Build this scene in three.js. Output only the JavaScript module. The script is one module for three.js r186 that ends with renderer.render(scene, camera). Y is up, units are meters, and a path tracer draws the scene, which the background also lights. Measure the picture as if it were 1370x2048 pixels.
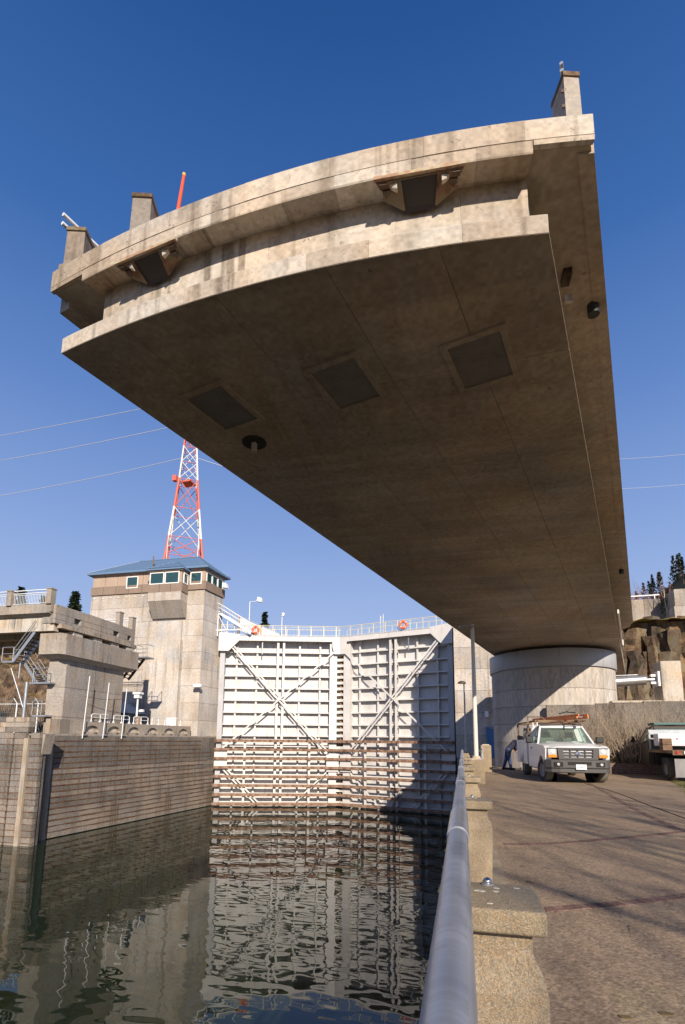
import * as THREE from 'three';
import { mergeGeometries, mergeVertices } from 'three/addons/utils/BufferGeometryUtils.js';
import { RoundedBoxGeometry } from 'three/addons/geometries/RoundedBoxGeometry.js';
import { MarchingCubes } from 'three/addons/objects/MarchingCubes.js';

// ---------- camera, sky, sun, exposure ----------
const W = 685, H = 1024, RAD = Math.PI / 180;
const scene = new THREE.Scene();
const camera = new THREE.PerspectiveCamera(2 * Math.atan(1024 / 1037) / RAD, W / H, 0.05, 4000);
camera.position.set(0, 1.36, 0);
camera.rotation.order = 'YXZ';
camera.rotation.set(9 * RAD, 12.98 * RAD, 0.5 * RAD);
camera.setViewOffset(1370, 2048, 0, -291.76, 1370, 2048);
camera.updateProjectionMatrix();

const SUN = new THREE.Vector3(0.68, 0.86, 1.5).normalize();
{
  const w = 512, h = 256, d = new Float32Array(w * h * 4);
  const lerp = (a, b, t) => a.map((v, i) => v + (b[i] - v) * t);
  const stops = [[-90, [.10, .10, .10]], [-4, [.22, .26, .34]], [0, [.46, .56, .78]], [12, [.36, .49, .79]], [22, [.235, .365, .70]], [33, [.125, .245, .57]], [45, [.050, .150, .425]], [60, [.021, .088, .298]], [90, [.014, .06, .22]]];
  for (let j = 0; j < h; j++) {
    const el = (j + .5) / h * 180 - 90;
    let k = 0; while (k < stops.length - 2 && el > stops[k + 1][0]) k++;
    const t = Math.min(1, Math.max(0, (el - stops[k][0]) / (stops[k + 1][0] - stops[k][0])));
    const c = lerp(stops[k][1], stops[k + 1][1], t);
    for (let i = 0; i < w; i++) { const o = (j * w + i) * 4; d[o] = c[0] * .77; d[o + 1] = c[1] * .77; d[o + 2] = c[2] * .77; d[o + 3] = 1; }
  }
  const sky = new THREE.DataTexture(d, w, h, THREE.RGBAFormat, THREE.FloatType);
  sky.mapping = THREE.EquirectangularReflectionMapping; sky.magFilter = THREE.LinearFilter; sky.needsUpdate = true;
  scene.background = sky; scene.environment = sky;
}
const sun = new THREE.DirectionalLight(new THREE.Color(1, .885, .73), 5.0);
sun.position.copy(SUN).multiplyScalar(120).add(new THREE.Vector3(-12, 0, -30));
sun.target.position.set(-12, 0, -30); sun.castShadow = true;
Object.assign(sun.shadow.camera, { left: -60, right: 60, top: 60, bottom: -60, near: 1, far: 300 });
sun.shadow.mapSize.set(4096, 4096);
scene.add(sun, sun.target);
const renderer = new THREE.WebGLRenderer({ antialias: true });
renderer.setSize(W, H);
renderer.toneMapping = THREE.LinearToneMapping;
renderer.toneMappingExposure = 1.3;
renderer.shadowMap.enabled = true;

// ---------- random, noise ----------
function rng(seed) { let s = seed >>> 0 || 1; return () => { s = (s + 0x6D2B79F5) >>> 0; let t = s; t = Math.imul(t ^ (t >>> 15), t | 1); t ^= t + Math.imul(t ^ (t >>> 7), t | 61); return ((t ^ (t >>> 14)) >>> 0) / 4294967296; }; }
function hash2(x, y, s) { let h = Math.imul(x, 374761393) + Math.imul(y, 668265263) + Math.imul(s, 2147483647 ^ 0x27d4eb2d); h = Math.imul(h ^ (h >>> 13), 1274126177); return ((h ^ (h >>> 16)) >>> 0) / 4294967296; }
function vn(x, y, px, py, s) { // periodic value noise
  const xi = Math.floor(x), yi = Math.floor(y); let fx = x - xi, fy = y - yi; fx = fx * fx * (3 - 2 * fx); fy = fy * fy * (3 - 2 * fy);
  const m = (a, p) => ((a % p) + p) % p, x0 = m(xi, px), x1 = m(xi + 1, px), y0 = m(yi, py), y1 = m(yi + 1, py);
  const a = hash2(x0, y0, s), b = hash2(x1, y0, s), c = hash2(x0, y1, s), d = hash2(x1, y1, s);
  return a + (b - a) * fx + (c - a) * fy + (a - b - c + d) * fx * fy;
}
function fb(u, v, fx, fy, s, oct = 4) { let a = 0, k = .5, t = 0; for (let i = 0; i < oct; i++) { a += k * vn(u * fx, v * fy, fx, fy, s + i * 17); t += k; k *= .5; fx *= 2; fy *= 2; } return a / t; }
const clamp = (x, a = 0, b = 1) => Math.min(b, Math.max(a, x)), smooth = (a, b, x) => { const t = clamp((x - a) / (b - a)); return t * t * (3 - 2 * t); };
function n3(x, y, z, s = 7) { return (vn(x + z * .71, y - z * .37, 4096, 4096, s) + vn(x * .8 - z * 1.1 + 37, y * .9 + z * .9 + 11, 4096, 4096, s + 3)) / 2; }

// ---------- textures: fn(u, v) -> [r, g, b] (sRGB 0..1) and height ----------
function texPair(size, metres, fn) {
  const c = new Uint8Array(size * size * 4), b = new Uint8Array(size * size * 4);
  let sum = 0, cnt = 0; for (let j = 3; j < size; j += 16) for (let i = 5; i < size; i += 16) { sum += fn((i + .5) / size, (j + .5) / size)[1]; cnt++; }
  const gain = .86 / (sum / cnt); // keep the mean tone in the material's colour
  for (let j = 0; j < size; j++) for (let i = 0; i < size; i++) {
    const r = fn((i + .5) / size, (j + .5) / size), o = (j * size + i) * 4;
    c[o] = clamp(r[0] * gain) * 255; c[o + 1] = clamp(r[1] * gain) * 255; c[o + 2] = clamp(r[2] * gain) * 255; c[o + 3] = 255;
    b[o] = b[o + 1] = b[o + 2] = clamp(r[3]) * 255; b[o + 3] = 255;
  }
  const mk = (d, srgb) => { const t = new THREE.DataTexture(d, size, size, THREE.RGBAFormat); t.wrapS = t.wrapT = THREE.RepeatWrapping; t.magFilter = THREE.LinearFilter; t.minFilter = THREE.LinearMipmapLinearFilter; t.generateMipmaps = true; if (srgb) t.colorSpace = THREE.SRGBColorSpace; t.repeat.set(1 / metres, 1 / metres); t.needsUpdate = true; return t; };
  return { map: mk(c, true), bumpMap: mk(b, false) };
}
// cast concrete: blotches, board grain, drip streaks, air holes
const T = {};
function concrete(seed, { streak = .2, blotch = .2, fine = .12, tint = .03, board = 0, pits = .3, size = 800, metres = 5 } = {}) {
  return texPair(size, metres, (u, v) => {
    const bl = fb(u, v, 5, 5, seed, 5), st = fb(u, v, 56, 3, seed + 50, 3), st2 = fb(u, v, 16, 2, seed + 60, 3), f = fb(u, v, 120, 120, seed + 90, 2), w = fb(u, v, 3, 3, seed + 30, 2);
    const s1 = smooth(.52, .8, st) * smooth(.35, .7, w) + .6 * smooth(.55, .85, st2);
    const pit = smooth(.80, .9, vn(u * 230, v * 230, 230, 230, seed + 5)) * smooth(.6, .9, vn(u * 60, v * 60, 60, 60, seed + 6));
    let L = 1 - blotch * (1 - bl) * 1.2 - streak * s1 + fine * (f - .5) * 2 - pits * pit;
    if (board) L -= board * (vn(u * 3, v * 40, 3, 40, seed + 8) - .3) + board * .6 * smooth(.93, 1, Math.abs(((v * 40) % 1) * 2 - 1));
    const t = (fb(u, v, 7, 7, seed + 70, 3) - .5) * tint * 2 + s1 * tint * .6;
    return [L * (1 + t), L, L * (1 - t * 1.3), .5 + (f - .5) * .5 - pit * .5 + (bl - .5) * .4];
  });
}
T.conc = concrete(11, { streak: .30, blotch: .12, pits: .2, fine: .09, tint: .05 });
T.wall = concrete(77, { streak: .20, blotch: .26, tint: .05, fine: .14, metres: 7 });
T.soffit = concrete(131, { streak: .06, blotch: .22, tint: .05, board: .09, fine: .09, pits: .15, metres: 7 });
T.tower = concrete(211, { streak: .13, blotch: .16, tint: .04, fine: .1, metres: 9 });
T.agg = texPair(1024, .5, (u, v) => { // exposed aggregate
  const a = vn(u * 150, v * 150, 150, 150, 3), b = vn(u * 75, v * 75, 75, 75, 4), c = fb(u, v, 4, 4, 5, 4), d = vn(u * 300, v * 300, 300, 300, 6);
  const L = .70 + .17 * (a - .5) + .09 * (b - .5) + .17 * (c - .5) + .18 * (d - .5), lich = smooth(.86, .9, vn(u * 22, v * 22, 22, 22, 9)) * smooth(.5, .75, a);
  const k = (vn(u * 60, v * 60, 60, 60, 12) - .5) * .07;
  return [L * (1 + k) + lich * .25, L * .95 + lich * .27, L * (.86 - k) + lich * .28, .4 + .6 * a * b + .2 * d];
});
T.pave = texPair(1200, 5.5, (u, v) => {
  const a = vn(u * 560, v * 560, 560, 560, 21), b = vn(u * 260, v * 260, 260, 260, 22), c = fb(u, v, 6, 6, 23, 5), d = fb(u, v, 30, 30, 25, 3);
  let L = .74 + .17 * (a - .5) + .18 * (b - .5) + .14 * (c - .5) + .08 * (d - .5);
  const stain = smooth(.6, .78, fb(u, v, 9, 9, 27, 4)); L *= 1 - .09 * stain;
  const moss = smooth(.62, .8, fb(u, v, 12, 12, 29, 4)) * .02;
  return [L * (1 - moss), L * .95, L * (.87 - moss), .35 + .4 * a + .3 * b];
});
T.steel = texPair(512, 1.6, (u, v) => { const a = fb(u, v, 3, 160, 41, 3), c = fb(u, v, 6, 6, 42, 4), d = smooth(.7, .8, vn(u * 30, v * 40, 30, 40, 43)); const L = .9 + .10 * (a - .5) + .14 * (c - .5) - .05 * d; return [L, L, L, .5 + .4 * (a - .5)]; });
T.paint = texPair(1024, 6, (u, v) => { const st = smooth(.56, .86, fb(u, v, 60, 3, 51, 3)) * smooth(.4, .7, fb(u, v, 5, 5, 53, 3)), c = fb(u, v, 6, 6, 52, 5), f = vn(u * 200, v * 200, 200, 200, 54); const L = .97 - .10 * st + .12 * (c - .5) + .04 * (f - .5); return [L, L * (1 - .05 * st), L * (1 - .1 * st), .5 + .3 * (f - .5)]; });
T.wood = texPair(512, 2, (u, v) => { const a = fb(u, v, 3, 90, 61, 3), c = fb(u, v, 7, 7, 62, 4), p = smooth(.62, .8, fb(u, v, 14, 14, 64, 3)); const L = .7 + .6 * (a - .5) + .5 * (c - .5); return [L * (1 + .25 * p), L * (.94 + .1 * p), L * .88, a]; });
T.rock = texPair(1024, 6, (u, v) => { const a = fb(u, v, 9, 4, 71, 5), b = fb(u, v, 40, 40, 72, 3), m = smooth(.6, .75, fb(u, v, 8, 8, 73, 4)); const L = .62 + .8 * (a - .5) + .35 * (b - .5); return [L * (1.03 - .1 * m), L * (.92 + .05 * m), L * (.80 - .12 * m), a * .6 + b * .4]; });
T.earth = texPair(1024, 14, (u, v) => { const a = fb(u, v, 40, 40, 81, 4), b = fb(u, v, 5, 5, 82, 4), c = fb(u, v, 160, 60, 83, 2); const L = .66 + .5 * (a - .5) + .35 * (b - .5) + .35 * (c - .5), g = smooth(.5, .75, b) * .12; return [L * (1 - g), L * (.84 + g * .4), L * .6, a]; });
T.rust = texPair(512, 3, (u, v) => { const a = fb(u, v, 8, 24, 91, 4), b = fb(u, v, 60, 60, 92, 3); const L = .65 + .7 * (a - .5) + .4 * (b - .5); return [L * 1.05, L * .9, L * .8, b]; });
T.brick = texPair(256, .5, (u, v) => { const a = fb(u, v, 30, 30, 95, 3), b = fb(u, v, 4, 4, 96, 3); const L = .8 + .4 * (a - .5) + .4 * (b - .5); return [L, L * .95, L * .93, a]; });

const matCache = {};
function M(key, rgb, o = {}) {
  if (matCache[key]) return matCache[key];
  const { tex, bump = 0, rough = .9, metal = 0, side, ...rest } = o;
  const m = new THREE.MeshPhysicalMaterial({ roughness: rough, metalness: metal, ...rest });
  m.color.setRGB(...rgb); m.name = key;
  if (tex) { m.map = tex.map; if (bump) { m.bumpMap = tex.bumpMap; m.bumpScale = bump; } }
  if (side) m.side = THREE.DoubleSide;
  return matCache[key] = m;
}
const MAT = {
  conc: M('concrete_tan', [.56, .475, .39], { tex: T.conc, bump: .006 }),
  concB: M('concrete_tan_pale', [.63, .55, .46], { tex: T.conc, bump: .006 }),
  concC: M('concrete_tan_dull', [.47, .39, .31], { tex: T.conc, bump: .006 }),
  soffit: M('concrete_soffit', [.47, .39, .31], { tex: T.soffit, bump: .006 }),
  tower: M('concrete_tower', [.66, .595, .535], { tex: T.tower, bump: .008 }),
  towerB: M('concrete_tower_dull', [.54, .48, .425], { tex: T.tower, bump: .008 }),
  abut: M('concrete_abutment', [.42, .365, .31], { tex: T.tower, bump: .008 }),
  pierC: M('concrete_pier', [.60, .545, .49], { tex: T.tower, bump: .008 }),
  wall: M('concrete_lock_wall', [.305, .26, .222], { tex: T.wall, bump: .02 }),
  wallB: M('concrete_lock_wall_dull', [.215, .185, .16], { tex: T.wall, bump: .02 }),
  wallStrip: M('stained_strip', [.12, .078, .056], { tex: T.rust, bump: .01 }),
  agg: M('exposed_aggregate', [.365, .315, .26], { tex: T.agg, bump: .0025 }),
  pave: M('paving_aggregate', [.335, .265, .21], { tex: T.pave, bump: .006 }),
  paint: M('gate_paint', [.86, .83, .81], { tex: T.paint, rough: .55 }),
  paintB: M('gate_paint_grey', [.58, .58, .61], { tex: T.paint, rough: .55 }),
  timber: M('fender_timber', [.30, .20, .155], { tex: T.wood, bump: .02 }),
  galv: M('galvanised', [.56, .59, .63], { tex: T.steel, rough: .45, metal: .6 }),
  pipe: M('rail_pipe', [.50, .53, .60], { tex: T.steel, rough: .42, metal: .45 }),
  railWhite: M('rail_white', [.70, .72, .74], { rough: .5 }),
  railBlue: M('rail_blue_grey', [.42, .50, .62], { rough: .5 }),
  railYellow: M('rail_yellow', [.72, .62, .38], { rough: .5 }),
  darkSteel: M('dark_steel', [.10, .085, .075], { tex: T.rust, rough: .7, metal: .3 }),
  rustSteel: M('rusty_steel', [.20, .15, .11], { tex: T.rust, rough: .8 }),
  dark: M('dark_void', [.025, .023, .022], { rough: .95 }),
  black: M('black_plastic', [.022, .022, .024], { rough: .6 }),
  white: M('white_paint', [.78, .78, .78], { rough: .5 }),
  orange: M('orange_plastic', [.80, .13, .035], { rough: .5 }),
  red: M('red_paint', [.60, .13, .09], { rough: .55 }),
  blueRoof: M('blue_roof', [.15, .24, .38], { rough: .5, metal: .2 }),
  blueDoor: M('blue_door', [.05, .16, .34], { rough: .5 }),
  cladTan: M('cladding_tan', [.56, .42, .32], { tex: T.paint, rough: .7 }),
  cladBrown: M('cladding_brown', [.34, .25, .19], { tex: T.paint, rough: .7 }),
  teal: M('window_glass', [.02, .06, .065], { rough: .04, metal: 0, ior: 1.7 }),
  rock: M('basalt', [.155, .125, .098], { tex: T.rock, bump: .05 }),
  rockB: M('basalt_dark', [.095, .078, .065], { tex: T.rock, bump: .05 }),
  rockC: M('basalt_ochre', [.20, .155, .11], { tex: T.rock, bump: .05 }),
  earth: M('dry_earth', [.27, .215, .14], { tex: T.earth, bump: .03 }),
  brick: M('brick_red', [.215, .135, .105], { tex: T.brick, bump: .004 }),
  brickB: M('brick_rose', [.235, .155, .125], { tex: T.brick, bump: .004 }),
  brickC: M('brick_dark', [.18, .12, .095], { tex: T.brick, bump: .004 }),
  bark: M('bark_pale', [.42, .335, .25], { rough: .95 }),
  barkD: M('bark_dark', [.13, .10, .08], { rough: .95 }),
  twigRed: M('twig_red', [.33, .17, .14], { rough: .95 }),
  leaf: M('leaf_green', [.10, .14, .035], { rough: .7, side: true }),
  needle: M('needle_green', [.035, .055, .025], { rough: .9, side: true }),
  glass: M('car_glass', [.80, .88, .85], { rough: .02, transmission: .96, thickness: 0, ior: 1.5 }),
  rubber: M('rubber', [.03, .03, .03], { rough: .85 }),
  tread: M('rubber_dusty', [.13, .12, .095], { rough: .95 }),
  truckWhite: M('truck_white', [.74, .73, .74], { rough: .35, clearcoat: .6, clearcoatRoughness: .15 }),
  greyPl: M('grey_plastic', [.15, .14, .14], { rough: .6 }),
  greyLt: M('grey_bumper', [.07, .066, .066], { rough: .55 }),
  amber: M('amber_lens', [.85, .25, .02], { rough: .25 }),
  lens: M('clear_lens', [.75, .77, .78], { rough: .12, metal: .5 }),
  redLens: M('red_lens', [.55, .03, .03], { rough: .25 }),
  brownTruck: M('truck_brown', [.06, .046, .034], { rough: .4, clearcoat: .5, clearcoatRoughness: .2 }),
};

// ---------- geometry helpers ----------
const V = (x, y, z) => new THREE.Vector3(x, y, z);
function bx(w, h, d, x = 0, y = 0, z = 0, ry = 0, rx = 0, rz = 0) { const g = new THREE.BoxGeometry(w, h, d); if (rx) g.rotateX(rx); if (rz) g.rotateZ(rz); if (ry) g.rotateY(ry); return g.translate(x, y, z); }
function rb(w, h, d, x, y, z, r = .02, ry = 0, rx = 0) { const g = new RoundedBoxGeometry(w, h, d, 2, r); if (rx) g.rotateX(rx); if (ry) g.rotateY(ry); return g.translate(x, y, z); }
function cyl(r0, r1, h, x, y, z, n = 16, open = false) { return new THREE.CylinderGeometry(r1, r0, h, n, 1, open).translate(x, y + h / 2, z); } // base at y
const UPV = V(0, 1, 0);
function bar(a, b, r, n = 8, r2 = r) { const d = b.clone().sub(a), L = d.length(); const g = new THREE.CylinderGeometry(r2, r, L, n, 1); g.translate(0, L / 2, 0); g.applyQuaternion(new THREE.Quaternion().setFromUnitVectors(UPV, d.normalize())); return g.translate(a.x, a.y, a.z); }
function beam(a, b, w, h, upHint = UPV) { // rectangular bar: h along the up hint, w across
  const d = b.clone().sub(a), L = d.length(), x = d.clone().normalize(); let z = x.clone().cross(upHint); if (z.lengthSq() < 1e-6) z = x.clone().cross(V(1, 0, 0)); z.normalize(); const y = z.clone().cross(x);
  const g = new THREE.BoxGeometry(L, h, w).translate(L / 2, 0, 0); g.applyMatrix4(new THREE.Matrix4().makeBasis(x, y, z)); return g.translate(a.x, a.y, a.z);
}
function tube(pts, r, n = 8, seg = 24) { return new THREE.TubeGeometry(new THREE.CatmullRomCurve3(pts), seg, r, n); }
function plan(poly, y0, y1, bevel = 0) { // poly of [x, z] raised from y0 to y1
  const s = new THREE.Shape(); poly.forEach(([x, z], i) => i ? s.lineTo(x, -z) : s.moveTo(x, -z));
  const g = new THREE.ExtrudeGeometry(s, { depth: y1 - y0 - 2 * bevel, bevelEnabled: bevel > 0, bevelThickness: bevel, bevelSize: bevel, bevelOffset: -bevel, bevelSegments: 1, steps: 1 });
  return g.rotateX(-Math.PI / 2).translate(0, y0 + bevel, 0);
}
function side(poly, x0, x1, holes = []) { // poly of [z, y] pushed along x
  const s = new THREE.Shape(); poly.forEach(([z, y], i) => i ? s.lineTo(-z, y) : s.moveTo(-z, y));
  for (const h of holes) { const p = new THREE.Path(); h.forEach(([z, y], i) => i ? p.lineTo(-z, y) : p.moveTo(-z, y)); s.holes.push(p); }
  return new THREE.ExtrudeGeometry(s, { depth: x1 - x0, bevelEnabled: false, steps: 1 }).rotateY(Math.PI / 2).translate(x0, 0, 0);
}
function face(poly, z0, z1, holes = []) { // poly of [x, y] pushed along z
  const s = new THREE.Shape(); poly.forEach(([x, y], i) => i ? s.lineTo(x, y) : s.moveTo(x, y));
  for (const h of holes) { const p = new THREE.Path(); h.forEach(([x, y], i) => i ? p.lineTo(x, y) : p.moveTo(x, y)); s.holes.push(p); }
  return new THREE.ExtrudeGeometry(s, { depth: z1 - z0, bevelEnabled: false, steps: 1 }).translate(0, 0, z0);
}
function hexa(p) { // 8 corners: bottom 4 (counter-clockwise from above), top 4
  const q = [[0, 3, 2, 1], [4, 5, 6, 7], [0, 1, 5, 4], [1, 2, 6, 5], [2, 3, 7, 6], [3, 0, 4, 7]], v = [];
  for (const [a, b, c, d] of q) for (const k of [a, b, c, a, c, d]) v.push(...p[k]);
  const g = new THREE.BufferGeometry(); g.setAttribute('position', new THREE.Float32BufferAttribute(v, 3)); g.computeVertexNormals(); return g;
}
function loft(rings, cap = true) { // rings of equal length [[x,y,z]...], closed
  const v = [], n = rings[0].length, tri = (a, b, c) => v.push(...a, ...b, ...c);
  for (let i = 0; i < rings.length - 1; i++) for (let k = 0; k < n; k++) { const a = rings[i][k], b = rings[i][(k + 1) % n], c = rings[i + 1][(k + 1) % n], d = rings[i + 1][k]; tri(a, b, c); tri(a, c, d); }
  if (cap) for (const [R, flip] of [[rings[0], true], [rings[rings.length - 1], false]]) {
    const m = R.reduce((s, p) => [s[0] + p[0] / n, s[1] + p[1] / n, s[2] + p[2] / n], [0, 0, 0]);
    for (let k = 0; k < n; k++) flip ? tri(m, R[(k + 1) % n], R[k]) : tri(m, R[k], R[(k + 1) % n]);
  }
  const g = new THREE.BufferGeometry(); g.setAttribute('position', new THREE.Float32BufferAttribute(v, 3)); g.computeVertexNormals(); return g;
}
function softLoft(rings) { let g = loft(rings); g.deleteAttribute('normal'); g = mergeVertices(g, 1e-4); g.computeVertexNormals(); return g; }
function ringUV(g, around, high) { const a = g.attributes.uv; for (let i = 0; i < a.count; i++) a.setXY(i, a.getX(i) * around, a.getY(i) * high + g.attributes.position.getY(i) * 0); g.userData.own = true; return g; }
function prep(g) { // plain, non-indexed, uv in metres from the dominant axis
  if (g.userData.own) { const k = g.index ? g.toNonIndexed() : g, o = new THREE.BufferGeometry(); for (const a of ['position', 'normal', 'uv']) o.setAttribute(a, k.attributes[a]); return o; }
  let n = g.index ? g.toNonIndexed() : g; if (!n.attributes.normal) n.computeVertexNormals();
  const p = n.attributes.position, nn = n.attributes.normal, uv = new Float32Array(p.count * 2);
  for (let i = 0; i < p.count; i += 3) {
    const ax = Math.abs(nn.getX(i) + nn.getX(i + 1) + nn.getX(i + 2)), ay = Math.abs(nn.getY(i) + nn.getY(i + 1) + nn.getY(i + 2)), az = Math.abs(nn.getZ(i) + nn.getZ(i + 1) + nn.getZ(i + 2));
    for (let k = i; k < i + 3; k++) { const x = p.getX(k), y = p.getY(k), z = p.getZ(k); if (ay >= ax && ay >= az) { uv[2 * k] = x; uv[2 * k + 1] = z; } else if (ax >= az) { uv[2 * k] = z + 3.3; uv[2 * k + 1] = y; } else { uv[2 * k] = x; uv[2 * k + 1] = y; } }
  }
  const o = new THREE.BufferGeometry(); o.setAttribute('position', p); o.setAttribute('normal', nn); o.setAttribute('uv', new THREE.BufferAttribute(uv, 2)); return o;
}
const used = {};
function numbered(n) { used[n] = (used[n] ?? -1) + 1; return used[n] ? `${n}_${String(used[n]).padStart(3, '0')}` : n; }
const origin = new WeakMap(); // things modelled in scene coordinates keep their base point here
function tag(o, label, category, group) { o.userData.label = label; o.userData.category = category; if (group) o.userData.group = group; return o; }
function thing(name, label, category, pos = [0, 0, 0], { turn = 0, group, world = false } = {}) {
  const o = new THREE.Group(); o.name = numbered(name); o.position.set(...pos); o.rotation.y = turn; scene.add(o);
  if (world) origin.set(o, pos);
  return tag(o, label, category, group);
}
function mesh(name, geos, mat, parent = scene) {
  const list = (Array.isArray(geos) ? geos : [geos]).map(prep);
  const g = list.length > 1 ? mergeGeometries(list) : list[0];
  const w = origin.get(parent); if (w) g.translate(-w[0], -w[1], -w[2]);
  const o = new THREE.Mesh(g, mat); o.castShadow = o.receiveShadow = true;
  o.name = parent === scene ? numbered(name) : name; if (w) origin.set(o, w);
  parent.add(o); return o;
}
function structure(name, geos, mat) { const o = mesh(name, geos, mat); o.userData.kind = 'structure'; return o; }
function solo(name, label, category, geos, mat, group) { // a thing of one mesh, given its own base point
  const g = mergeGeometries((Array.isArray(geos) ? geos : [geos]).map(prep)); g.computeBoundingBox(); const b = g.boundingBox, c = [(b.min.x + b.max.x) / 2, b.min.y, (b.min.z + b.max.z) / 2];
  g.translate(-c[0], -c[1], -c[2]); const o = new THREE.Mesh(g, mat); o.castShadow = o.receiveShadow = true; o.name = numbered(name); o.position.set(...c); scene.add(o); return tag(o, label, category, group);
}
function copyOf(src, pos, turn, label, base) { const c = src.clone(); c.name = numbered(base); c.position.set(...pos); c.rotation.y = turn; c.userData = { ...src.userData }; if (label) c.userData.label = label; scene.add(c); return c; }

// ================= SETTING =================
const YW = -5.85; // water level; the paved bank on the right is y = 0
structure('terrain', bx(3000, 1, 3000, 0, -12, 0), MAT.earth);
{ // water with real ripples
  const x0 = -40, x1 = -.12, z0 = -60, z1 = 0, nx = 320, nz = 520, v = [], idx = [];
  const hgt = (x, z) => { const near = smooth(-34, -8, z); const calm = .25 + .75 * n3(x * .16, z * .2, 0, 321); return calm * (.016 * (.1 + near) * (n3(x * .5, z * .95, 0, 301) - .5) + .0105 * (.45 + .55 * near) * (n3(x * 1.4, z * 2.9, 0, 305) - .5) + .0062 * (n3(x * 3.1, z * 6.2, 0, 309) - .5)); };
  for (let j = 0; j <= nz; j++) for (let i = 0; i <= nx; i++) { const x = x0 + (x1 - x0) * i / nx, z = z0 + (z1 - z0) * Math.pow(j / nz, .8); v.push(x, YW + hgt(x, z), z); }
  for (let j = 0; j < nz; j++) for (let i = 0; i < nx; i++) { const a = j * (nx + 1) + i, b = a + nx + 1; idx.push(a, b, b + 1, a, b + 1, a + 1); }
  const g = new THREE.BufferGeometry(); g.setAttribute('position', new THREE.Float32BufferAttribute(v, 3)); g.setIndex(idx); g.computeVertexNormals();
  const q = (a, b, c, d) => new THREE.PlaneGeometry(b - a, d - c).rotateX(-Math.PI / 2).translate((a + b) / 2, YW, (c + d) / 2);
  structure('water', [g, q(-250, x1, 0, 250), q(-250, x0, -31, 0)], M('lock_water', [.012, .019, .009], { rough: .012, ior: 1.4 }));
}
structure('deck_pavement', plan([[.36, 40], [.36, -60], [70, -60], [70, 40]], -2, 0), MAT.pave);
structure('left_bank', plan([[-160, -31.3], [-30.4, -31.3], [-30.4, -33.4], [-27.7, -56], [-27.7, -180], [-160, -180]], -8, 1.48), MAT.earth);
structure('upstream_ground', plan([[-.7, -62], [-.7, -300], [200, -300], [200, -62]], -8, 9), MAT.earth);

// dry hillside behind the left approach, dotted with scrub
function slope(name, x0, x1, z0, z1, fn, nx, nz, mat) {
  const g = new THREE.PlaneGeometry(1, 1, nx, nz), p = g.attributes.position;
  for (let i = 0; i < p.count; i++) { const x = x0 + (p.getX(i) + .5) * (x1 - x0), z = z1 + (p.getY(i) + .5) * (z0 - z1); p.setXYZ(i, x, fn(x, z), z); }
  g.computeVertexNormals(); return structure(name, g, mat);
}
const hillL = (x, z) => { const t = smooth(-46, -92, x) * .9 + smooth(-70, -120, z) * .5; return 1.2 + 17 * t + 2.2 * n3(x * .22, z * .22, 0, 401) * Math.min(1, t * 6) + .6 * n3(x * .9, z * .9, 0, 407) * Math.min(1, t * 8); };
slope('left_hillside', -170, -44, -30, -170, hillL, 120, 120, M('hill_scrub', [.20, .145, .10], { tex: T.earth, bump: .15 }));
{ // dry brush covering the left slope
  const r = rng(405), v = []; for (let k = 0; k < 26; k++) { const a = r() * 6.283, c = V(Math.cos(a) * .3 * r(), 0, Math.sin(a) * .3 * r()), e = V(c.x + (r() - .5) * .9, .5 + r() * .6, c.z + (r() - .5) * .9), w = .02 + r() * .03; v.push(c.x - w, c.y, c.z, c.x + w, c.y, c.z + w, e.x, e.y, e.z); }
  const g = new THREE.BufferGeometry(); g.setAttribute('position', new THREE.Float32BufferAttribute(v, 3)); g.computeVertexNormals();
  const n = 5200, im = new THREE.InstancedMesh(g, M('dry_brush', [.23, .165, .11], { side: true }), n), d = new THREE.Object3D(), c = new THREE.Color();
  for (let k = 0; k < n; k++) { const x = -45 - r() * 42, z = -36 - r() * 56; d.position.set(x, hillL(x, z) - .05, z); d.rotation.y = r() * 6.28; d.scale.setScalar(.5 + r() * 1.1); d.updateMatrix(); im.setMatrixAt(k, d.matrix); const q = .6 + r() * .7; im.setColorAt(k, c.setRGB(q, q * (.9 + r() * .15), q * .95)); }
  im.name = 'hillside_brush'; im.userData.kind = 'stuff'; tag(im, 'dry brown brush covering the slope behind the approach span', 'brush'); scene.add(im);
}
const hillR = (x, z) => 8 + 84 * smooth(58, 124, x) + 60 * smooth(124, 300, x) + 12 * (n3(x * .06, z * .06, 0, 415) - .5) * smooth(80, 110, x);
slope('far_hillside', 60, 460, -200, -480, hillR, 80, 80, M('hill_far', [.17, .15, .10], { tex: T.earth, bump: .5 }));

// ================= right bank lock wall =================
{
  const t = thing('lock_wall', 'near concrete lock wall below the pipe guard rail', 'wall', [0, YW - 1, -10], { world: true });
  mesh('wall_face', bx(.55, 7, 64, .11, YW - 1 + 3.28, -9), MAT.wallB, t);
  mesh('coping', bx(.56, .13, 64, .10, -.061, -9), MAT.agg, t);
  const r = rng(5);
  for (let k = 0; k < 16; k++) mesh('rubbing_strip', bx(.03, .08, 50, -.175, YW + .3 + k * .36, -14), MAT.wallStrip, t);
  const moss = []; for (let k = 0; k < 260; k++) { const z = -1 - r() * 22, s = .03 + r() * .09; moss.push(new THREE.IcosahedronGeometry(s, 0).scale(1, .5 + r() * .4, 1).translate(-.2 + r() * .06, .05 - r() * .5, z)); }
  mesh('moss', moss, M('moss', [.07, .085, .02], {}), t).userData.kind = 'stuff';
}

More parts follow.
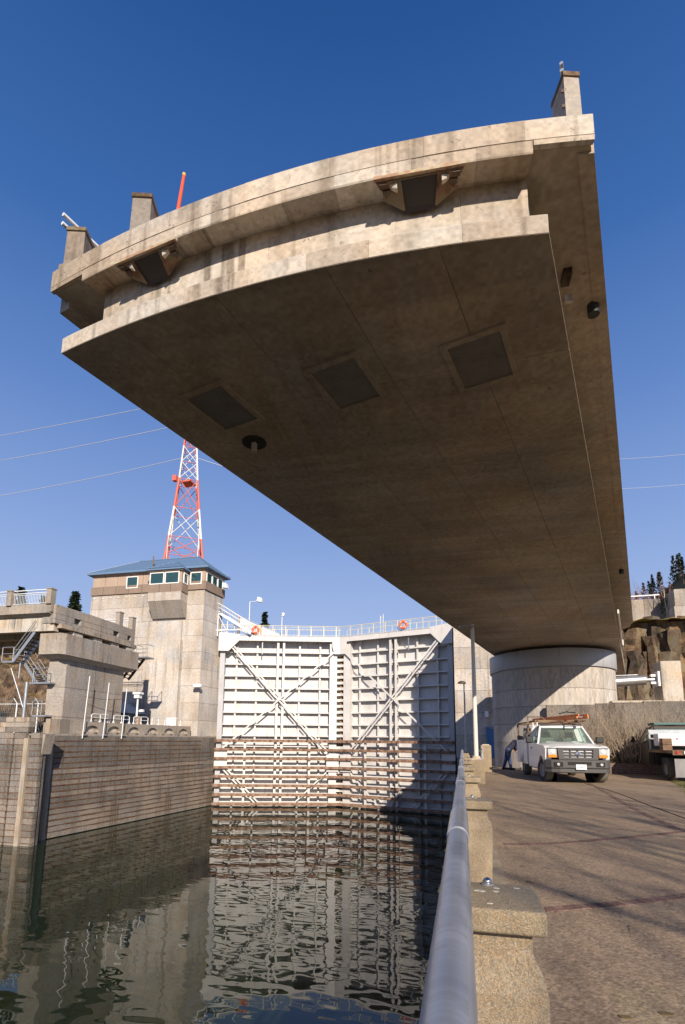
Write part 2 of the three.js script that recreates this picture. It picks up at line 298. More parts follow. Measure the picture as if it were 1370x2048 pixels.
// ================= left bank lock wall =================
const LT = 83.9 * RAD, LA = [-29.22, 0, -32.39];
const Lp = (X, Y, Z) => V(LA[0] + X * Math.cos(LT) + Z * Math.sin(LT), Y, LA[2] - X * Math.sin(LT) + Z * Math.cos(LT)); // along the wall, up, out over the water
function raggedStrip(x0, x1, y, h, z, seed, n = 40) { // thin stained strip with uneven edges
  const top = [], bot = []; for (let i = 0; i <= n; i++) { const x = x0 + (x1 - x0) * i / n; bot.push([x, y - h * (.25 + .75 * vn(x * 1.7, y * 3, 999, 999, seed))]); top.push([x, y + h * (.2 + .6 * vn(x * 1.3, y * 5, 999, 999, seed + 1))]); }
  return face([...bot, ...top.reverse()], z, z + .022);
}
{
  const t = thing('lock_wall', 'far concrete lock wall with rust-streaked horizontal courses and rounded nose', 'wall', LA, { turn: LT });
  const r = rng(17), n = 18, h = .405, y0 = 1.5 - n * h;
  mesh('wall_core', [bx(21.7, 8.4, .8, 11.3, -2.8, -.6)], MAT.wallB, t);
  const cuts = [.42, 8.4, 14.9, 22.2];
  for (let k = 0; k < n; k++) for (let c = 0; c < 3; c++) {
    const a = cuts[c] + .006, b = cuts[c + 1] - .006, yb = y0 + k * h + (k % 5 === 3 ? .03 : .006), yt = y0 + (k + 1) * h, jit = (r() - .5) * .012;
    mesh('wall_course', hexa([[a, yb, -.3], [b, yb, -.3], [b, yb, -.035 + jit], [a, yb, -.035 + jit], [a, yt, -.3], [b, yt, -.3], [b, yt, jit], [a, yt, jit]].map(([x, y, z]) => [x, y, z])), r() < .42 + .075 * (k - 9) ? MAT.wallB : MAT.wall, t);
  }
  for (let k = 1; k < n; k++) mesh('stained_strip', raggedStrip(.45, k < 10 ? 22.1 : 17 + r() * 5, y0 + k * h + .01, .085, -.012, 40 + k), MAT.wallStrip, t);
  mesh('nose', [cyl(.34, .34, 8.6, .3, -7, -.34, 20)], MAT.concC, t);
  mesh('coping', [bx(22, .16, .9, 11.2, 1.58, -.44)], MAT.abut, t);
}
{ // parapet with arched niches on top of the far wall
  const t = thing('parapet_wall', 'low concrete parapet with a row of arched niches above the rust-streaked wall', 'wall', LA, { turn: LT });
  const arc = (cx, w, hh) => { const p = []; for (let i = 0; i <= 14; i++) { const a = Math.PI * i / 14; p.push([cx + Math.cos(a) * w, 1.84 + Math.sin(a) * hh]); } return p; };
  const cs = [4.2, 6.6, 9.0, 11.5, 13.9, 16.2];
  mesh('parapet', [face([[2.6, 1.66], [17.4, 1.66], [17.4, 2.62], [2.6, 2.62]], -.75, -.3, cs.map(c => arc(c, .74, .5)))], MAT.abut, t);
  for (const c of cs) mesh('niche', face(arc(c, .735, .495), -.7, -.52), MAT.concB, t);
  for (let k = 0; k < 12; k++) mesh('drain_stub', bx(.14, .12, .2, 3.3 + k * 1.2, 1.72, -.24), MAT.darkSteel, t);
}
{ // banded lower parapet near the nose
  const t = thing('parapet_wall', 'banded concrete parapet wall with pale and dark stripes above the guide wall', 'wall', [-36, 1.48, -31.7], { world: true });
  const A = (x0, x1, y0, y1, m, z = -31.2) => mesh('parapet_panel', bx(x1 - x0 - .02, y1 - y0, .5, (x0 + x1) / 2, (y0 + y1) / 2, z - .25), m, t);
  for (let k = 0; k < 3; k++) for (let i = 0; i < 8; i++) A(-46 + i * 2, -44 + i * 2, 1.72 + k * .36, 2.06 + k * .36, [MAT.abut, MAT.concC, MAT.wallB][(i * 2 + k) % 3], -31.2 - (k === 1 ? .05 : 0));
  for (let i = 0; i < 3; i++) { const p = Lp(.6 + i * .9, 0, -.5); mesh('parapet_panel', bx(.88, 1.05, .45, p.x, 2.2, p.z, LT), [MAT.concC, MAT.wallB, MAT.abut][i], t); }
}
{ // guide wall facing downstream, left of the slot
  const t = thing('guide_wall', 'blocky concrete guide wall beside the dark slot in the lock wall', 'wall', [-34, YW - 1, -30.6], { world: true });
  const r = rng(23), cols = [[-46, -40], [-40, -34], [-34, -30.62], [-30.5, -29.55], [-29.2, -28.3]];
  mesh('wall_core', bx(17.6, 8.4, .5, -37.2, -2.7, -31.0), MAT.wallB, t);
  for (let k = 0; k < 19; k++) for (const [a, b] of cols) { const y = 1.66 - (k + 1) * .41, j = r() * .03; mesh('wall_block', hexa([[a + .02, y + .03, -30.9], [a + .02, y + .03, -30.60 - .05 + j], [b - .02, y + .03, -30.60 - .05 + j], [b - .02, y + .03, -30.9], [a + .02, y + .41, -30.9], [a + .02, y + .41, -30.60 + j], [b - .02, y + .41, -30.60 + j], [b - .02, y + .41, -30.9]].map(p => p)), r() < .5 ? MAT.wall : MAT.wallB, t); }
  for (let k = 0; k < 19; k++) mesh('stained_strip', raggedStrip(-46, -28.32, 1.68 - (k + 1) * .41, .06, -30.615, 90 + k, 50), MAT.wallStrip, t);
  mesh('guide_post', [bx(.34, 8, .34, -29.37, -2.7, -30.6)], MAT.concC, t);
  mesh('slot_haunch', hexa([[-28.9, .2, -31.6], [-28.9, .2, -30.75], [-28.3, .2, -30.75], [-28.3, .2, -31.6], [-29.5, 1.6, -31.6], [-29.5, 1.6, -30.75], [-28.1, 1.6, -30.75], [-28.1, 1.6, -31.6]]), MAT.abut, t);
}

// ================= SWING BRIDGE =================
const endZ = x => -4.50 - .031 * (x + 1) ** 2;           // curved end of the span, in plan
const endN = x => { const d = -.062 * (x + 1); const l = Math.hypot(d, 1); return [-d / l, 1 / l]; };
const endP = (x, s = 0) => { const n = endN(x); return [x + n[0] * s, endZ(x) + n[1] * s]; };
const BY = 6.2;
function sweepEnd(x0, x1, prof, n = 8) { // prof of [s, y]: s outward from the curved end
  const rings = []; for (let i = 0; i <= n; i++) { const x = x0 + (x1 - x0) * i / n; rings.push(prof.map(([s, y]) => { const p = endP(x, s); return [p[0], y, p[1]]; })); }
  const v = [], N = prof.length; const tri = (a, b, c) => v.push(...a, ...b, ...c);
  for (let i = 0; i < n; i++) for (let k = 0; k < N; k++) { const a = rings[i][k], b = rings[i][(k + 1) % N], c = rings[i + 1][(k + 1) % N], d = rings[i + 1][k]; tri(a, b, c); tri(a, c, d); }
  const sh = THREE.ShapeUtils.triangulateShape(prof.map(p => new THREE.Vector2(p[0], p[1])), []);
  for (const [a, b, c] of sh) { tri(rings[0][c], rings[0][b], rings[0][a]); tri(rings[n][a], rings[n][b], rings[n][c]); }
  const g = new THREE.BufferGeometry(); g.setAttribute('position', new THREE.Float32BufferAttribute(v, 3)); g.computeVertexNormals(); return g;
}
const lerp2 = (a, b, t) => [a[0] + (b[0] - a[0]) * t, a[1] + (b[1] - a[1]) * t];
const boxL = t => lerp2([-4.86, endZ(-4.86)], [4.68, -41.2], t), boxR = t => lerp2([.94, endZ(.94)], [11.7, -41.2], t);
const PIER = [4.92, -30.72];
const bridge = thing('swing_bridge', 'massive concrete swing bridge span overhead, swung open on its round pier', 'bridge', [PIER[0], 6.12, PIER[1]], { world: true });
{
  const curve = (xa, xb, s, n = 24) => Array.from({ length: n + 1 }, (_, i) => endP(xa + (xb - xa) * i / n, s));
  // box girder: bottom slab, webs set back behind the ledge, deck slab
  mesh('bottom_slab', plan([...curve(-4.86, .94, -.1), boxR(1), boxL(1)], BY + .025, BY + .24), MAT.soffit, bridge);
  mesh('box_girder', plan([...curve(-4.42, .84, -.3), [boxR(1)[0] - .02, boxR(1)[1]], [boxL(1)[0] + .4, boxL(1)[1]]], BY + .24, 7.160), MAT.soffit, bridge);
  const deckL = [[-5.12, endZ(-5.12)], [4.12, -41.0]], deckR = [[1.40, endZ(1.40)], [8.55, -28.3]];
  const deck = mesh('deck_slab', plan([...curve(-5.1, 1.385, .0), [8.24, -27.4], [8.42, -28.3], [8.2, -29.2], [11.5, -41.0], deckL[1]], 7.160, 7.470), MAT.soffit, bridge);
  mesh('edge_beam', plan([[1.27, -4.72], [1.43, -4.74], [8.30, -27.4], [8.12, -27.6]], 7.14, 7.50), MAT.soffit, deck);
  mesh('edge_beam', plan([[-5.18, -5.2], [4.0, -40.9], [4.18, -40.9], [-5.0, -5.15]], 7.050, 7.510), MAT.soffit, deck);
  // soffit panels with open joints between them
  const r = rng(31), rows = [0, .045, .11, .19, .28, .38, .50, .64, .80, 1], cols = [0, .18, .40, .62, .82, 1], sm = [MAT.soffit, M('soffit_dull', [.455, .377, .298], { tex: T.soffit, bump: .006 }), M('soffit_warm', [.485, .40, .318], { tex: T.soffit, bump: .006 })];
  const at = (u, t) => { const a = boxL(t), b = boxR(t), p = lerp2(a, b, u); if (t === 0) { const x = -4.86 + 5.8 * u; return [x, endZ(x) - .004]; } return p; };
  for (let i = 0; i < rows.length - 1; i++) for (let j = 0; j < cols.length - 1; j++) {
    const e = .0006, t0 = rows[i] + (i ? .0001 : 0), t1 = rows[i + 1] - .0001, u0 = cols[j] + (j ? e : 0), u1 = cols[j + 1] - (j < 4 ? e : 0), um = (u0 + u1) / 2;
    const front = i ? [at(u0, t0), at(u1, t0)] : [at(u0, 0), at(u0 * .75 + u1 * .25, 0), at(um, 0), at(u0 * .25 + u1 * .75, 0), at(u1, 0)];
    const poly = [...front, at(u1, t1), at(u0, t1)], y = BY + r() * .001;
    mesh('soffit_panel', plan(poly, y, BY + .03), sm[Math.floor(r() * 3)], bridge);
  }
  // front ledge, recessed wall and overhanging lip, each cast in bays
  const tones = [MAT.conc, MAT.concB, MAT.concC];
  const bays = (a, b, list) => list.map((f, i) => [a + (b - a) * f, a + (b - a) * (list[i + 1] ?? 1)]);
  bays(-4.86, .94, [0, .11, .2, .33, .47, .585, .70, .86]).forEach(([a, b], i) => mesh('ledge_bay', sweepEnd(a + .001, b - .001, [[-.5, BY + .03], [0, BY + .006], [.0012 * (i % 3), BY + .03], [.0012 * (i % 3), BY + .205], [-.02, BY + .235], [-.5, BY + .26]]), tones[(i * 2 + 1) % 3 === 2 && i % 2 ? 2 : [1, 0, 1, 0, 1, 0, 1, 2][i]], bridge));
  bays(-4.45, .83, [0, .16, .3, .46, .6, .74, .87]).forEach(([a, b], i) => mesh('wall_bay', sweepEnd(a + .001, b - .001, [[-.5, BY + .25], [-.235 - .004 * (i % 2), BY + .25], [-.235 - .004 * (i % 2), 7.150], [-.5, 7.150]]), tones[[0, 1, 1, 0, 1, 1, 0][i]], bridge));
  bays(-4.52, .82, [0, .09, .27, .385, .52, .63, .78, .9]).forEach(([a, b], i) => {
    mesh('lip_bay', sweepEnd(a + .001, b - .001, [[-.6, 7.125], [-.235, 7.115], [-.17, 7.090], [.055, 7.055], [.06 + .002 * (i % 3), 7.070], [.06 + .002 * (i % 3), 7.202], [-.6, 7.202]]), tones[[2, 0, 1, 0, 2, 1, 0, 2][i]], bridge);
  });
  bays(-5.12, 1.4, [0, .14, .3, .45, .6, .75, .9]).forEach(([a, b], i) => mesh('deck_edge', sweepEnd(a + .001, b - .001, [[-.35, 7.206], [i === 0 || i === 6 ? -.24 : .04, 7.206], [.06 + .002 * (i % 2), 7.206 + .01], [.06 + .002 * (i % 2), 7.450], [.03, 7.490], [-.35, 7.490]]), tones[[2, 0, 0, 1, 0, 0, 1][i]], bridge));
  mesh('deck_edge', sweepEnd(-5.12, -4.53, [[.005, 7.156], [.055, 7.156], [.064, 7.202], [.005, 7.202]]), MAT.concC, bridge);
  mesh('deck_edge', sweepEnd(.83, 1.4, [[.005, 7.156], [.055, 7.156], [.064, 7.202], [.005, 7.202]]), MAT.concB, bridge);
  mesh('steel_plate', [(() => { const p = endP(-4.02, -.22); return bx(.42, .10, .02, p[0], 6.56, p[1], -.18); })()], M('plate_grey', [.42, .42, .42], { tex: T.steel, rough: .6, metal: .3 }), bridge);
  // access hatches in the soffit
  const hatch = (cx, cz, label) => {
    const q = (hw, hd) => [[-hw, -hd], [hw, -hd], [hw, hd], [-hw, hd]].map(([a, b]) => { const c = Math.cos(.27), s = Math.sin(.27); return [cx + a * c - b * s, cz + a * s + b * c]; });
    const fr = mesh('hatch_frame', (() => { const s = new THREE.Shape(); q(.40, .50).forEach(([x, z], i) => i ? s.lineTo(x, -z) : s.moveTo(x, -z)); const p = new THREE.Path(); q(.32, .42).forEach(([x, z], i) => i ? p.lineTo(x, -z) : p.moveTo(x, -z)); s.holes.push(p); return new THREE.ExtrudeGeometry(s, { depth: .035, bevelEnabled: false }).rotateX(-Math.PI / 2).translate(0, BY - .03, 0); })(), sm[1], bridge);
    mesh('hatch_cover', plan(q(.316, .416), BY - .012, BY + .01), M('hatch_steel', [.24, .215, .195], { tex: T.steel, rough: .7 }), bridge); return fr;
  };
  hatch(-3.33, -6.42); hatch(-1.43, -6.29); hatch(.36, -6.23);
  // drains: one through the soffit, two under the overhang
  const dr = mesh('drain_dark_disc', [cyl(.20, .20, .03, -3.22, BY - .018, -7.36, 14)], MAT.dark, bridge); mesh('drain_pipe', bx(.07, .16, .07, -3.22, BY - .09, -7.36), M('drain_pale', [.42, .37, .31], {}), dr);  // near-black disc below the soffit; the shade of the hole is its colour
  for (const [x, z] of [[1.86, -6.72], [5.4, -18.6]]) { const o = mesh('scupper', cyl(.075, .075, .16, x, 7.010, z, 14), MAT.black, bridge); }
  const jb = mesh('junction_box', bx(.10, .09, .2, 1.42, 7.12, -6.15), MAT.darkSteel, bridge); mesh('bracket', bx(.10, .10, .05, 1.46, 6.940, -6.3), MAT.concB, jb);
  // conduits on the web beside the pier
  mesh('conduit', [beam(V(6.3, 6.62, -22.5), V(7.4, 6.62, -26.3), .06, .16), bar(V(7.4, 6.55, -26.3), V(8.35, 6.35, -29.6), .03), beam(V(8.18, 6.45, -28.8), V(8.5, 6.45, -30.0), .05, .3)], M('conduit_white', [.7, .69, .66], {}), bridge);
  // steel bearing brackets under the lip
  for (const bxx of [-.28, -3.5]) {
    const n = endN(bxx), [ox, oz] = endP(bxx, .06), ang = Math.atan2(n[0], n[1]), put = g => g.scale(1, 1, .78).rotateY(ang).translate(ox, 7.055, oz);
    const br = mesh('bearing_bracket', put(plan([[-.44, -.02], [-.30, -.31], [.30, -.31], [.44, -.02]], -.05, -.012)), MAT.rustSteel, bridge);
    mesh('front_angle', put(bx(.92, .035, .05, 0, -.02, .0)), M('bracket_pale', [.42, .36, .30], { tex: T.rust }), br);
    for (const s of [-1, 1]) {
      const A = [s * .20, -.05, -.02], Bp = [s * .40, -.05, -.24], Cp = [s * .17, -.17, -.31], o = .016;
      mesh('gusset_plate', put(loft([[A, Bp, Cp], [A, Bp, Cp].map(([x, y, z]) => [x - s * o, y - o * .2, z + o])].map(q => s > 0 ? q : q.map(w => w.slice()).reverse().length && [q[0], q[2], q[1]]))), MAT.rustSteel, br);
      mesh('wedge', put(hexa([[s * .225, -.11, -.12], [s * .225, -.11, -.06], [s * .27, -.09, -.07], [s * .27, -.09, -.11], [s * .225, -.052, -.14], [s * .225, -.052, -.04], [s * .30, -.052, -.06], [s * .30, -.052, -.12]])), M('bracket_bare', [.5, .45, .38], {}), br);
      for (let k = 0; k < 3; k++) mesh('bolt_pad', put(bx(.075, .02, .065, s * (.37 - k * .03), -.058, -.06 - k * .085)), MAT.darkSteel, br);
    }
    mesh('housing', put(hexa([[-.17, -.18, -.33], [-.17, -.15, -.29], [.17, -.15, -.29], [.17, -.18, -.33], [-.19, -.05, -.33], [-.19, -.05, -.03], [.19, -.05, -.03], [.19, -.05, -.33]])), M('housing_dark', [.045, .037, .033], { rough: .8 }), br);
  }
  // end pylons of the parapets
  const pylon = (x, z, w, d, h, turn, tone) => {
    const put = g => g.rotateY(turn).translate(x, 7.490, z);
    const p = mesh('end_pylon', put(softRect([[w * 1.25, d * 1.25, 0], [w * 1.25, d * 1.25, .12], [w, d, .18], [w * .95, d * .95, h]])), tone, bridge);
    mesh('pylon_cap', put(rb(w * 1.06, .06, d * 1.06, 0, h + .03, 0, .01)), M('pylon_cap_mossy', [.17, .15, .11], { tex: T.rust }), p); return p;
  };
  function softRect(list) { return loft(list.map(([w, d, y]) => [[-w / 2, y, -d / 2], [-w / 2, y, d / 2], [w / 2, y, d / 2], [w / 2, y, -d / 2]])); }
  const dull = M('pylon_concrete', [.30, .245, .20], { tex: T.conc, bump: .006 });
  pylon(-5.0, -5.26, .25, .34, .70, .27, dull);
  pylon(-3.92, -5.16, .25, .40, .80, .27, dull);
  const pr = pylon(1.25, -4.93, .17, .28, .72, .27, MAT.concC);
  for (const y of [.36, .55]) mesh('rail_socket', bx(.05, .04, .012, 1.2, 7.490 + y, -4.787), MAT.darkSteel, pr);
  // railings running back from the pylons along the deck
  const ax = V(.258, 0, -.966);
  const rail = (x, z, ys, L, rr = .03, m = MAT.railWhite) => { const a = V(x, 0, z), b = a.clone().addScaledVector(ax, L); const o = mesh('railing', ys.map(y => bar(a.clone().setY(7.490 + y), b.clone().setY(7.490 + y), rr)), m, bridge); for (let s = .9; s < L; s += 1.8) { const p = a.clone().addScaledVector(ax, s); mesh('rail_post', beam(p.clone().setY(7.490), p.clone().setY(7.490 + Math.max(...ys)), .05, .08, ax), m, o); } };
  rail(-5.12, -5.02, [.78, .92], 31, .026); rail(-4.92, -5.4, [.22, .42], 31, .02); rail(-3.80, -5.12, [.33, .55], 30, .035); rail(1.2, -4.8, [.84, .93], 22, .02, MAT.galv);
}
{ // raised warning arm beside the pylon
  const t = thing('barrier_arm', 'orange and grey barrier arm standing upright beside the bridge pylon', 'barrier', [-3.78, 7.490, -5.5]);
  mesh('base_post', [bar(V(0, 0, 0), V(.05, .72, 0), .03, 8, .025)], MAT.galv, t);
  mesh('arm', [bar(V(.05, .7, 0), V(.15, 1.72, 0), .03, 8, .02)], M('arm_orange', [.85, .10, .04], {}), t);
  mesh('tip_light', bar(V(.15, 1.72, 0), V(.154, 1.76, 0), .024, 8), M('tip_amber', [.75, .4, .1], {}), t);
}

// ================= PIVOT PIER =================
{
  const t = thing('pivot_pier', 'round concrete pier in stacked lifts carrying the swing bridge', 'pier', [PIER[0], 0, PIER[1]]);
  const R = 3.2, lifts = [0, 1.28, 2.24, 3.14, 4.02, 5.12];
  for (let i = 0; i < lifts.length - 1; i++) mesh('concrete_lift', [ringUV(new THREE.LatheGeometry([[R - .12, lifts[i]], [R - .012, lifts[i] + .004], [R, lifts[i] + .02], [R, lifts[i + 1] - .02], [R - .012, lifts[i + 1] - .004], [R - .12, lifts[i + 1]]].map(p => new THREE.Vector2(...p)), 96), 20.1, lifts[i + 1] - lifts[i] + .24)], i % 2 ? MAT.pierC : M('concrete_pier_b', [.55, .50, .45], { tex: T.tower, bump: .008 }), t);
  mesh('core', cyl(R - .1, R - .1, 5.9, 0, 0, 0, 48), MAT.pierC, t);
  const ring = mesh('collar', [new THREE.LatheGeometry([[R - .2, 5.13], [R + .09, 5.13], [R + .09, 6.03], [R - .2, 6.03]].map(p => new THREE.Vector2(...p)), 96)], M('collar_paint', [.52, .53, .55], { tex: T.paint, rough: .5 }), t);
  mesh('bearing', cyl(R - .35, R - .35, .17, 0, 6.03, 0, 48), MAT.darkSteel, t);
  for (let k = 0; k < 10; k++) { const a = k / 10 * 6.283 + .3; mesh('collar_joint', bx(.012, .86, .012, Math.sin(a) * (R + .092), 5.58, Math.cos(a) * (R + .092), a), MAT.galv, ring); }
}

// ================= LOCK GATE =================
function gateLeaf(s, pos, turn, L, label) {
  const t = thing('lock_gate', label, 'lock gate', pos, { turn, group: 'leaves of the mitre gate' });
  const X = x => s * x, B = (x0, x1, y0, y1, z0, z1) => bx(x1 - x0, y1 - y0, z1 - z0, X((x0 + x1) / 2), (y0 + y1) / 2, (z0 + z1) / 2);
  const bar2 = (x0, y0, x1, y1, z, w) => beam(V(X(x0), y0, z), V(X(x1), y1, z), .06, w);
  const k = L / 13.9, ribs = [1.85, 4.15, 9.0, 11.35].map(v => v * k), mid = [6.55 * k, 7.2 * k], P = MAT.paint;
  mesh('skin_plate', B(0, L, -7.2, 12.95, -.08, 0), M('gate_skin', [.80, .78, .77], { tex: T.paint, rough: .55 }), t);
  const ys = [11.2, 9.8, 8.45, 7.05, 5.7, 4.35, 3.0, 1.75, .6, -.5, -1.5, -2.5, -3.5, -4.5, -5.4];
  for (const y of ys) { const g = mesh('girder', B(.3, L - .5, y - .02, y + .02, 0, .50), P, t); mesh('flange', B(.3, L - .5, y - .07, y + .07, .50, .54), P, g); }
  for (const x of ribs) mesh('rib', [B(x - .02, x + .02, -7, 12.4, .02, .36), B(x - .10, x + .10, -7, 12.4, .36, .40)], P, t);
  const hole = (y) => { const p = []; for (let i = 0; i < 16; i++) { const a = i / 16 * 6.283; p.push([.42 + Math.sign(Math.cos(a)) * Math.abs(Math.cos(a)) ** .5 * .24, y + Math.sign(Math.sin(a)) * Math.abs(Math.sin(a)) ** .5 * .34]); } return p; };
  for (const [i, x] of mid.entries()) {
    const hs = []; for (let j = 0; j < ys.length - 1; j++) hs.push(hole((ys[j] + ys[j + 1]) / 2));
    mesh('diaphragm', side([[.01, -7], [.88, -7], [.88, 12.4], [.01, 12.4]], X(x) - .02, X(x) + .02, hs), P, t);
    mesh('diaphragm_flange', B(x - .13, x + .13, -7, 12.4, .88, .92), P, t);
  }
  mesh('hinge_post', B(0, .55, -7.2, 12.5, .01, .86), MAT.paintB, t);
  mesh('mitre_post', B(L - 1.45, L - .62, -7.2, 12.4, .02, .90), P, t);
  mesh('mitre_timber', B(L - .20, L - .02, -7.2, 12.3, .05, .60), M('mitre_timber', [.33, .23, .13], { tex: T.wood, bump: .02 }), t);
  for (let y = -5.6; y < 12.3; y += .66) mesh('mitre_block', B(L - .62, L - .16, y, y + .30, .1, .84), P, t);
  // top fascia, gussets, cross braces
  mesh('top_girder', B(-.05, L - .3, 12.42, 13.02, 1.10, 1.24), P, t);
  mesh('top_plate', B(0, L - .1, 12.95, 13.05, -.9, 1.24), P, t);
  const gus = (pts, z = 1.25) => mesh('gusset_plate', face(pts.map(([x, y]) => [X(x), y]).sort(() => 0), z, z + .04), P, t);
  const poly = pts => s > 0 ? pts : pts.slice().reverse();
  gus(poly([[-.15, 11.2], [1.0, 11.2], [2.2, 12.45], [2.2, 13.1], [.6, 13.3], [-.15, 13.3]]));
  gus(poly([[L - 1.2, 11.9], [L - .95, 11.0], [L - .3, 11.0], [L - .3, 12.9], [L - 1.2, 12.9]]));
  gus(poly([[-.1, -1.65], [1.3, -1.65], [1.3, .25], [-.1, .25]]), 1.06); gus(poly([[L - 1.7, -2.1], [L - .35, -2.1], [L - .35, -.25], [L - 1.7, -.25]]), 1.06);
  const sc = L / 13.9;
  for (const o of [-.22, .22]) { mesh('brace', bar2(1.1 * sc + o, 12.1 - o * .2, 12.2 * sc + o, .0, 1.10, .16), P, t); mesh('brace', bar2(.8 * sc + o, -1.6, 4.9 * sc + o, -5.7, 1.02, .16), P, t); }
  mesh('brace', bar2(12.9 * sc, 11.2, .7 * sc, .3, 1.2, .16), P, t); mesh('brace', bar2(12.2 * sc, -2.2, 8.5 * sc, -5.7, 1.0, .15), P, t);
  mesh('pipe_stub', B(4.7, 4.8, 10.9, 12.3, .9, .98), MAT.galv, t);
  // timber fenders on their posts
  for (const x of [3.2, 10.3].map(v => v * sc)) mesh('fender_post', B(x - .12, x + .12, -7, 1.2, .94, 1.08), P, t);
  for (let i = 0; i < 8; i++) { const y = 1.2 - i * .965; mesh('fender_timber', [B(-.1, L * .5 - .02, y - .14, y + .14, 1.1, 1.34), B(L * .5 + .02, L - .12, y - .145, y + .135, 1.1, 1.33)], MAT.timber, t); }
  // walkway railing
  const posts = [], bal = []; for (let x = .1; x < L; x += 1.45) posts.push(B(x - .03, x + .03, 13.05, 14.2, 1.14, 1.2)); for (let x = .1; x < L - .1; x += .16) bal.push(B(x - .011, x + .011, 13.15, 14.05, 1.16, 1.18));
  const r = mesh('railing', [bar(V(X(0), 14.2, 1.17), V(X(L - .15), 14.2, 1.17), .035), ...posts], MAT.railYellow, t); mesh('baluster_panel', [...bal, B(0, L - .2, 13.12, 13.17, 1.15, 1.19), B(0, L - .2, 14.03, 14.07, 1.15, 1.19)], MAT.railBlue, r);
  mesh('railing', [bar(V(X(0), 14.2, -.8), V(X(L - .15), 14.2, -.8), .035), ...Array.from({ length: 10 }, (_, i) => B(.1 + i * 1.45, .16 + i * 1.45, 13.05, 14.2, -.83, -.77))], MAT.railYellow, t);
  return t;
}
gateLeaf(1, [-26.8, 0, -54.3], 15.4 * RAD, 13.9, 'white steel lock gate leaf hinged at the control tower, full in sun');
gateLeaf(-1, [-.55, 0, -54.3], -16.1 * RAD, 13.3, 'white steel lock gate leaf partly in shadow beside the right lock wall');
scene.children.filter(o => o.name.startsWith('lock_gate')).forEach(o => delete o.userData.group);
for (const [x, y, z, l] of [[-22.6, 13.62, -54.0, 'orange ring lifebuoy hung on the gate railing by the steel stair'], [-5.9, 13.62, -54.4, 'orange ring lifebuoy hung on the gate railing under the bridge']]) {
  const t = thing('lifebuoy', l, 'lifebuoy', [x, y, z]); mesh('ring', new THREE.TorusGeometry(.36, .13, 10, 24), MAT.orange, t);
  for (let k = 0; k < 4; k++) { const a = k * Math.PI / 2 + .6; mesh('band', new THREE.TorusGeometry(.36, .138, 10, 4, .3).rotateZ(a), M('buoy_band', [.75, .45, .35], {}), t); }
}
{ // steel stair from the tower platform down to the gate
  const t = thing('steel_stair', 'steel stair with yellow handrails stepping down from the tower to the gate', 'stair', [-26.6, 13, -54.3], { world: true });
  const a = V(-26.9, 15.7, -53.6), b = V(-22.9, 13.2, -53.9);
  mesh('platform', [bx(2.6, .12, 1.6, -27.7, 15.65, -53.9)], MAT.galv, t);
  for (const dz of [-.75, .45]) mesh('stringer', beam(a.clone().add(V(0, 0, dz)), b.clone().add(V(0, 0, dz)), .06, .3), MAT.railWhite, t);
  for (let k = 0; k < 13; k++) { const p = a.clone().lerp(b, (k + .5) / 13); mesh('tread', bx(.3, .04, 1.15, p.x, p.y, p.z - .15), MAT.galv, t); }
  for (const dz of [-.75, .45]) { const up = V(0, 1.05, dz); mesh('handrail', [bar(a.clone().add(up), b.clone().add(up), .04), bar(a.clone().add(up), V(-28.6, 16.75, a.z + dz), .04), bar(a.clone().add(V(0, .6, dz)), b.clone().add(V(0, .6, dz)), .03)], dz > 0 ? MAT.railWhite : MAT.railYellow, t); const bl = []; for (let k = 0; k < 22; k++) { const p = a.clone().lerp(b, k / 21).add(V(0, 0, dz)); bl.push(bar(p, p.clone().add(V(0, 1.05, 0)), .018, 5)); } for (let k = 0; k < 8; k++) { const p = V(-28.5 + k * .22, 15.7, a.z + dz); bl.push(bar(p, p.clone().add(V(0, 1.05, 0)), .018, 5)); } mesh('baluster_panel', bl, MAT.railBlue, t); }
  mesh('support_frame', [bar(V(-26.9, 12.9, -53.2), V(-26.9, 15.6, -53.2), .07), bar(V(-25.8, 12.9, -53.4), V(-25.8, 15.0, -53.4), .06), beam(V(-27.2, 13.6, -53.2), V(-24.2, 13.6, -53.3), .06, .12), bar(V(-26.9, 15.4, -53.2), V(-25.8, 13.4, -53.3), .04)], MAT.railWhite, t);
}
{ // white barrier panels on the approach wall upstream
  const t = thing('site_barrier', 'row of white panels between rust-orange posts above the gate stair', 'barrier', [-25.5, 13, -62], { world: true });
  for (let k = 0; k < 5; k++) { const x = -25.9 + k * 1.5, z = -57 - k * 3.2, y = 15.9 - k * .45; mesh('panel', hexa([[x, y - 1.6, z - .04], [x, y - 1.6, z + .04], [x + 1.4, y - 2.0, z - 3.0], [x + 1.4, y - 2.0, z - 3.08], [x, y, z - .04], [x, y, z + .04], [x + 1.4, y - .45, z - 3.0], [x + 1.4, y - .45, z - 3.08]]), MAT.white, t); mesh('post', bx(.14, 2.2, .14, x - .05, y - 1.0, z + .1), M('post_rust', [.36, .17, .06], {}), t); mesh('top_rail', beam(V(x, y + .1, z), V(x + 1.45, y - .35, z - 3.1), .06, .08), MAT.railBlue, t); }
}
function pole(name, label, pos, h, arm, head, group) {
  const t = thing(name, label, 'lamp', pos, { group }); mesh('pole', [cyl(.07, .05, h, 0, 0, 0, 10)], MAT.railWhite, t);
  if (arm) mesh('arm', bar(V(0, h, 0), V(arm, h + .05, 0), .04), MAT.railWhite, t);
  mesh('lamp_head', head(arm, h), MAT.white, t); return t;
}
pole('light_pole', 'white light pole with side arm and floodlight above the barrier panels', [-25.6, 13, -59], 5.4, 1.1, (a, h) => [hexa([[a - .1, h, -.25], [a - .1, h, .25], [a + .5, h - .15, .25], [a + .5, h - .15, -.25], [a, h + .55, -.2], [a, h + .55, .2], [a + .55, h + .35, .2], [a + .55, h + .35, -.2]])]);
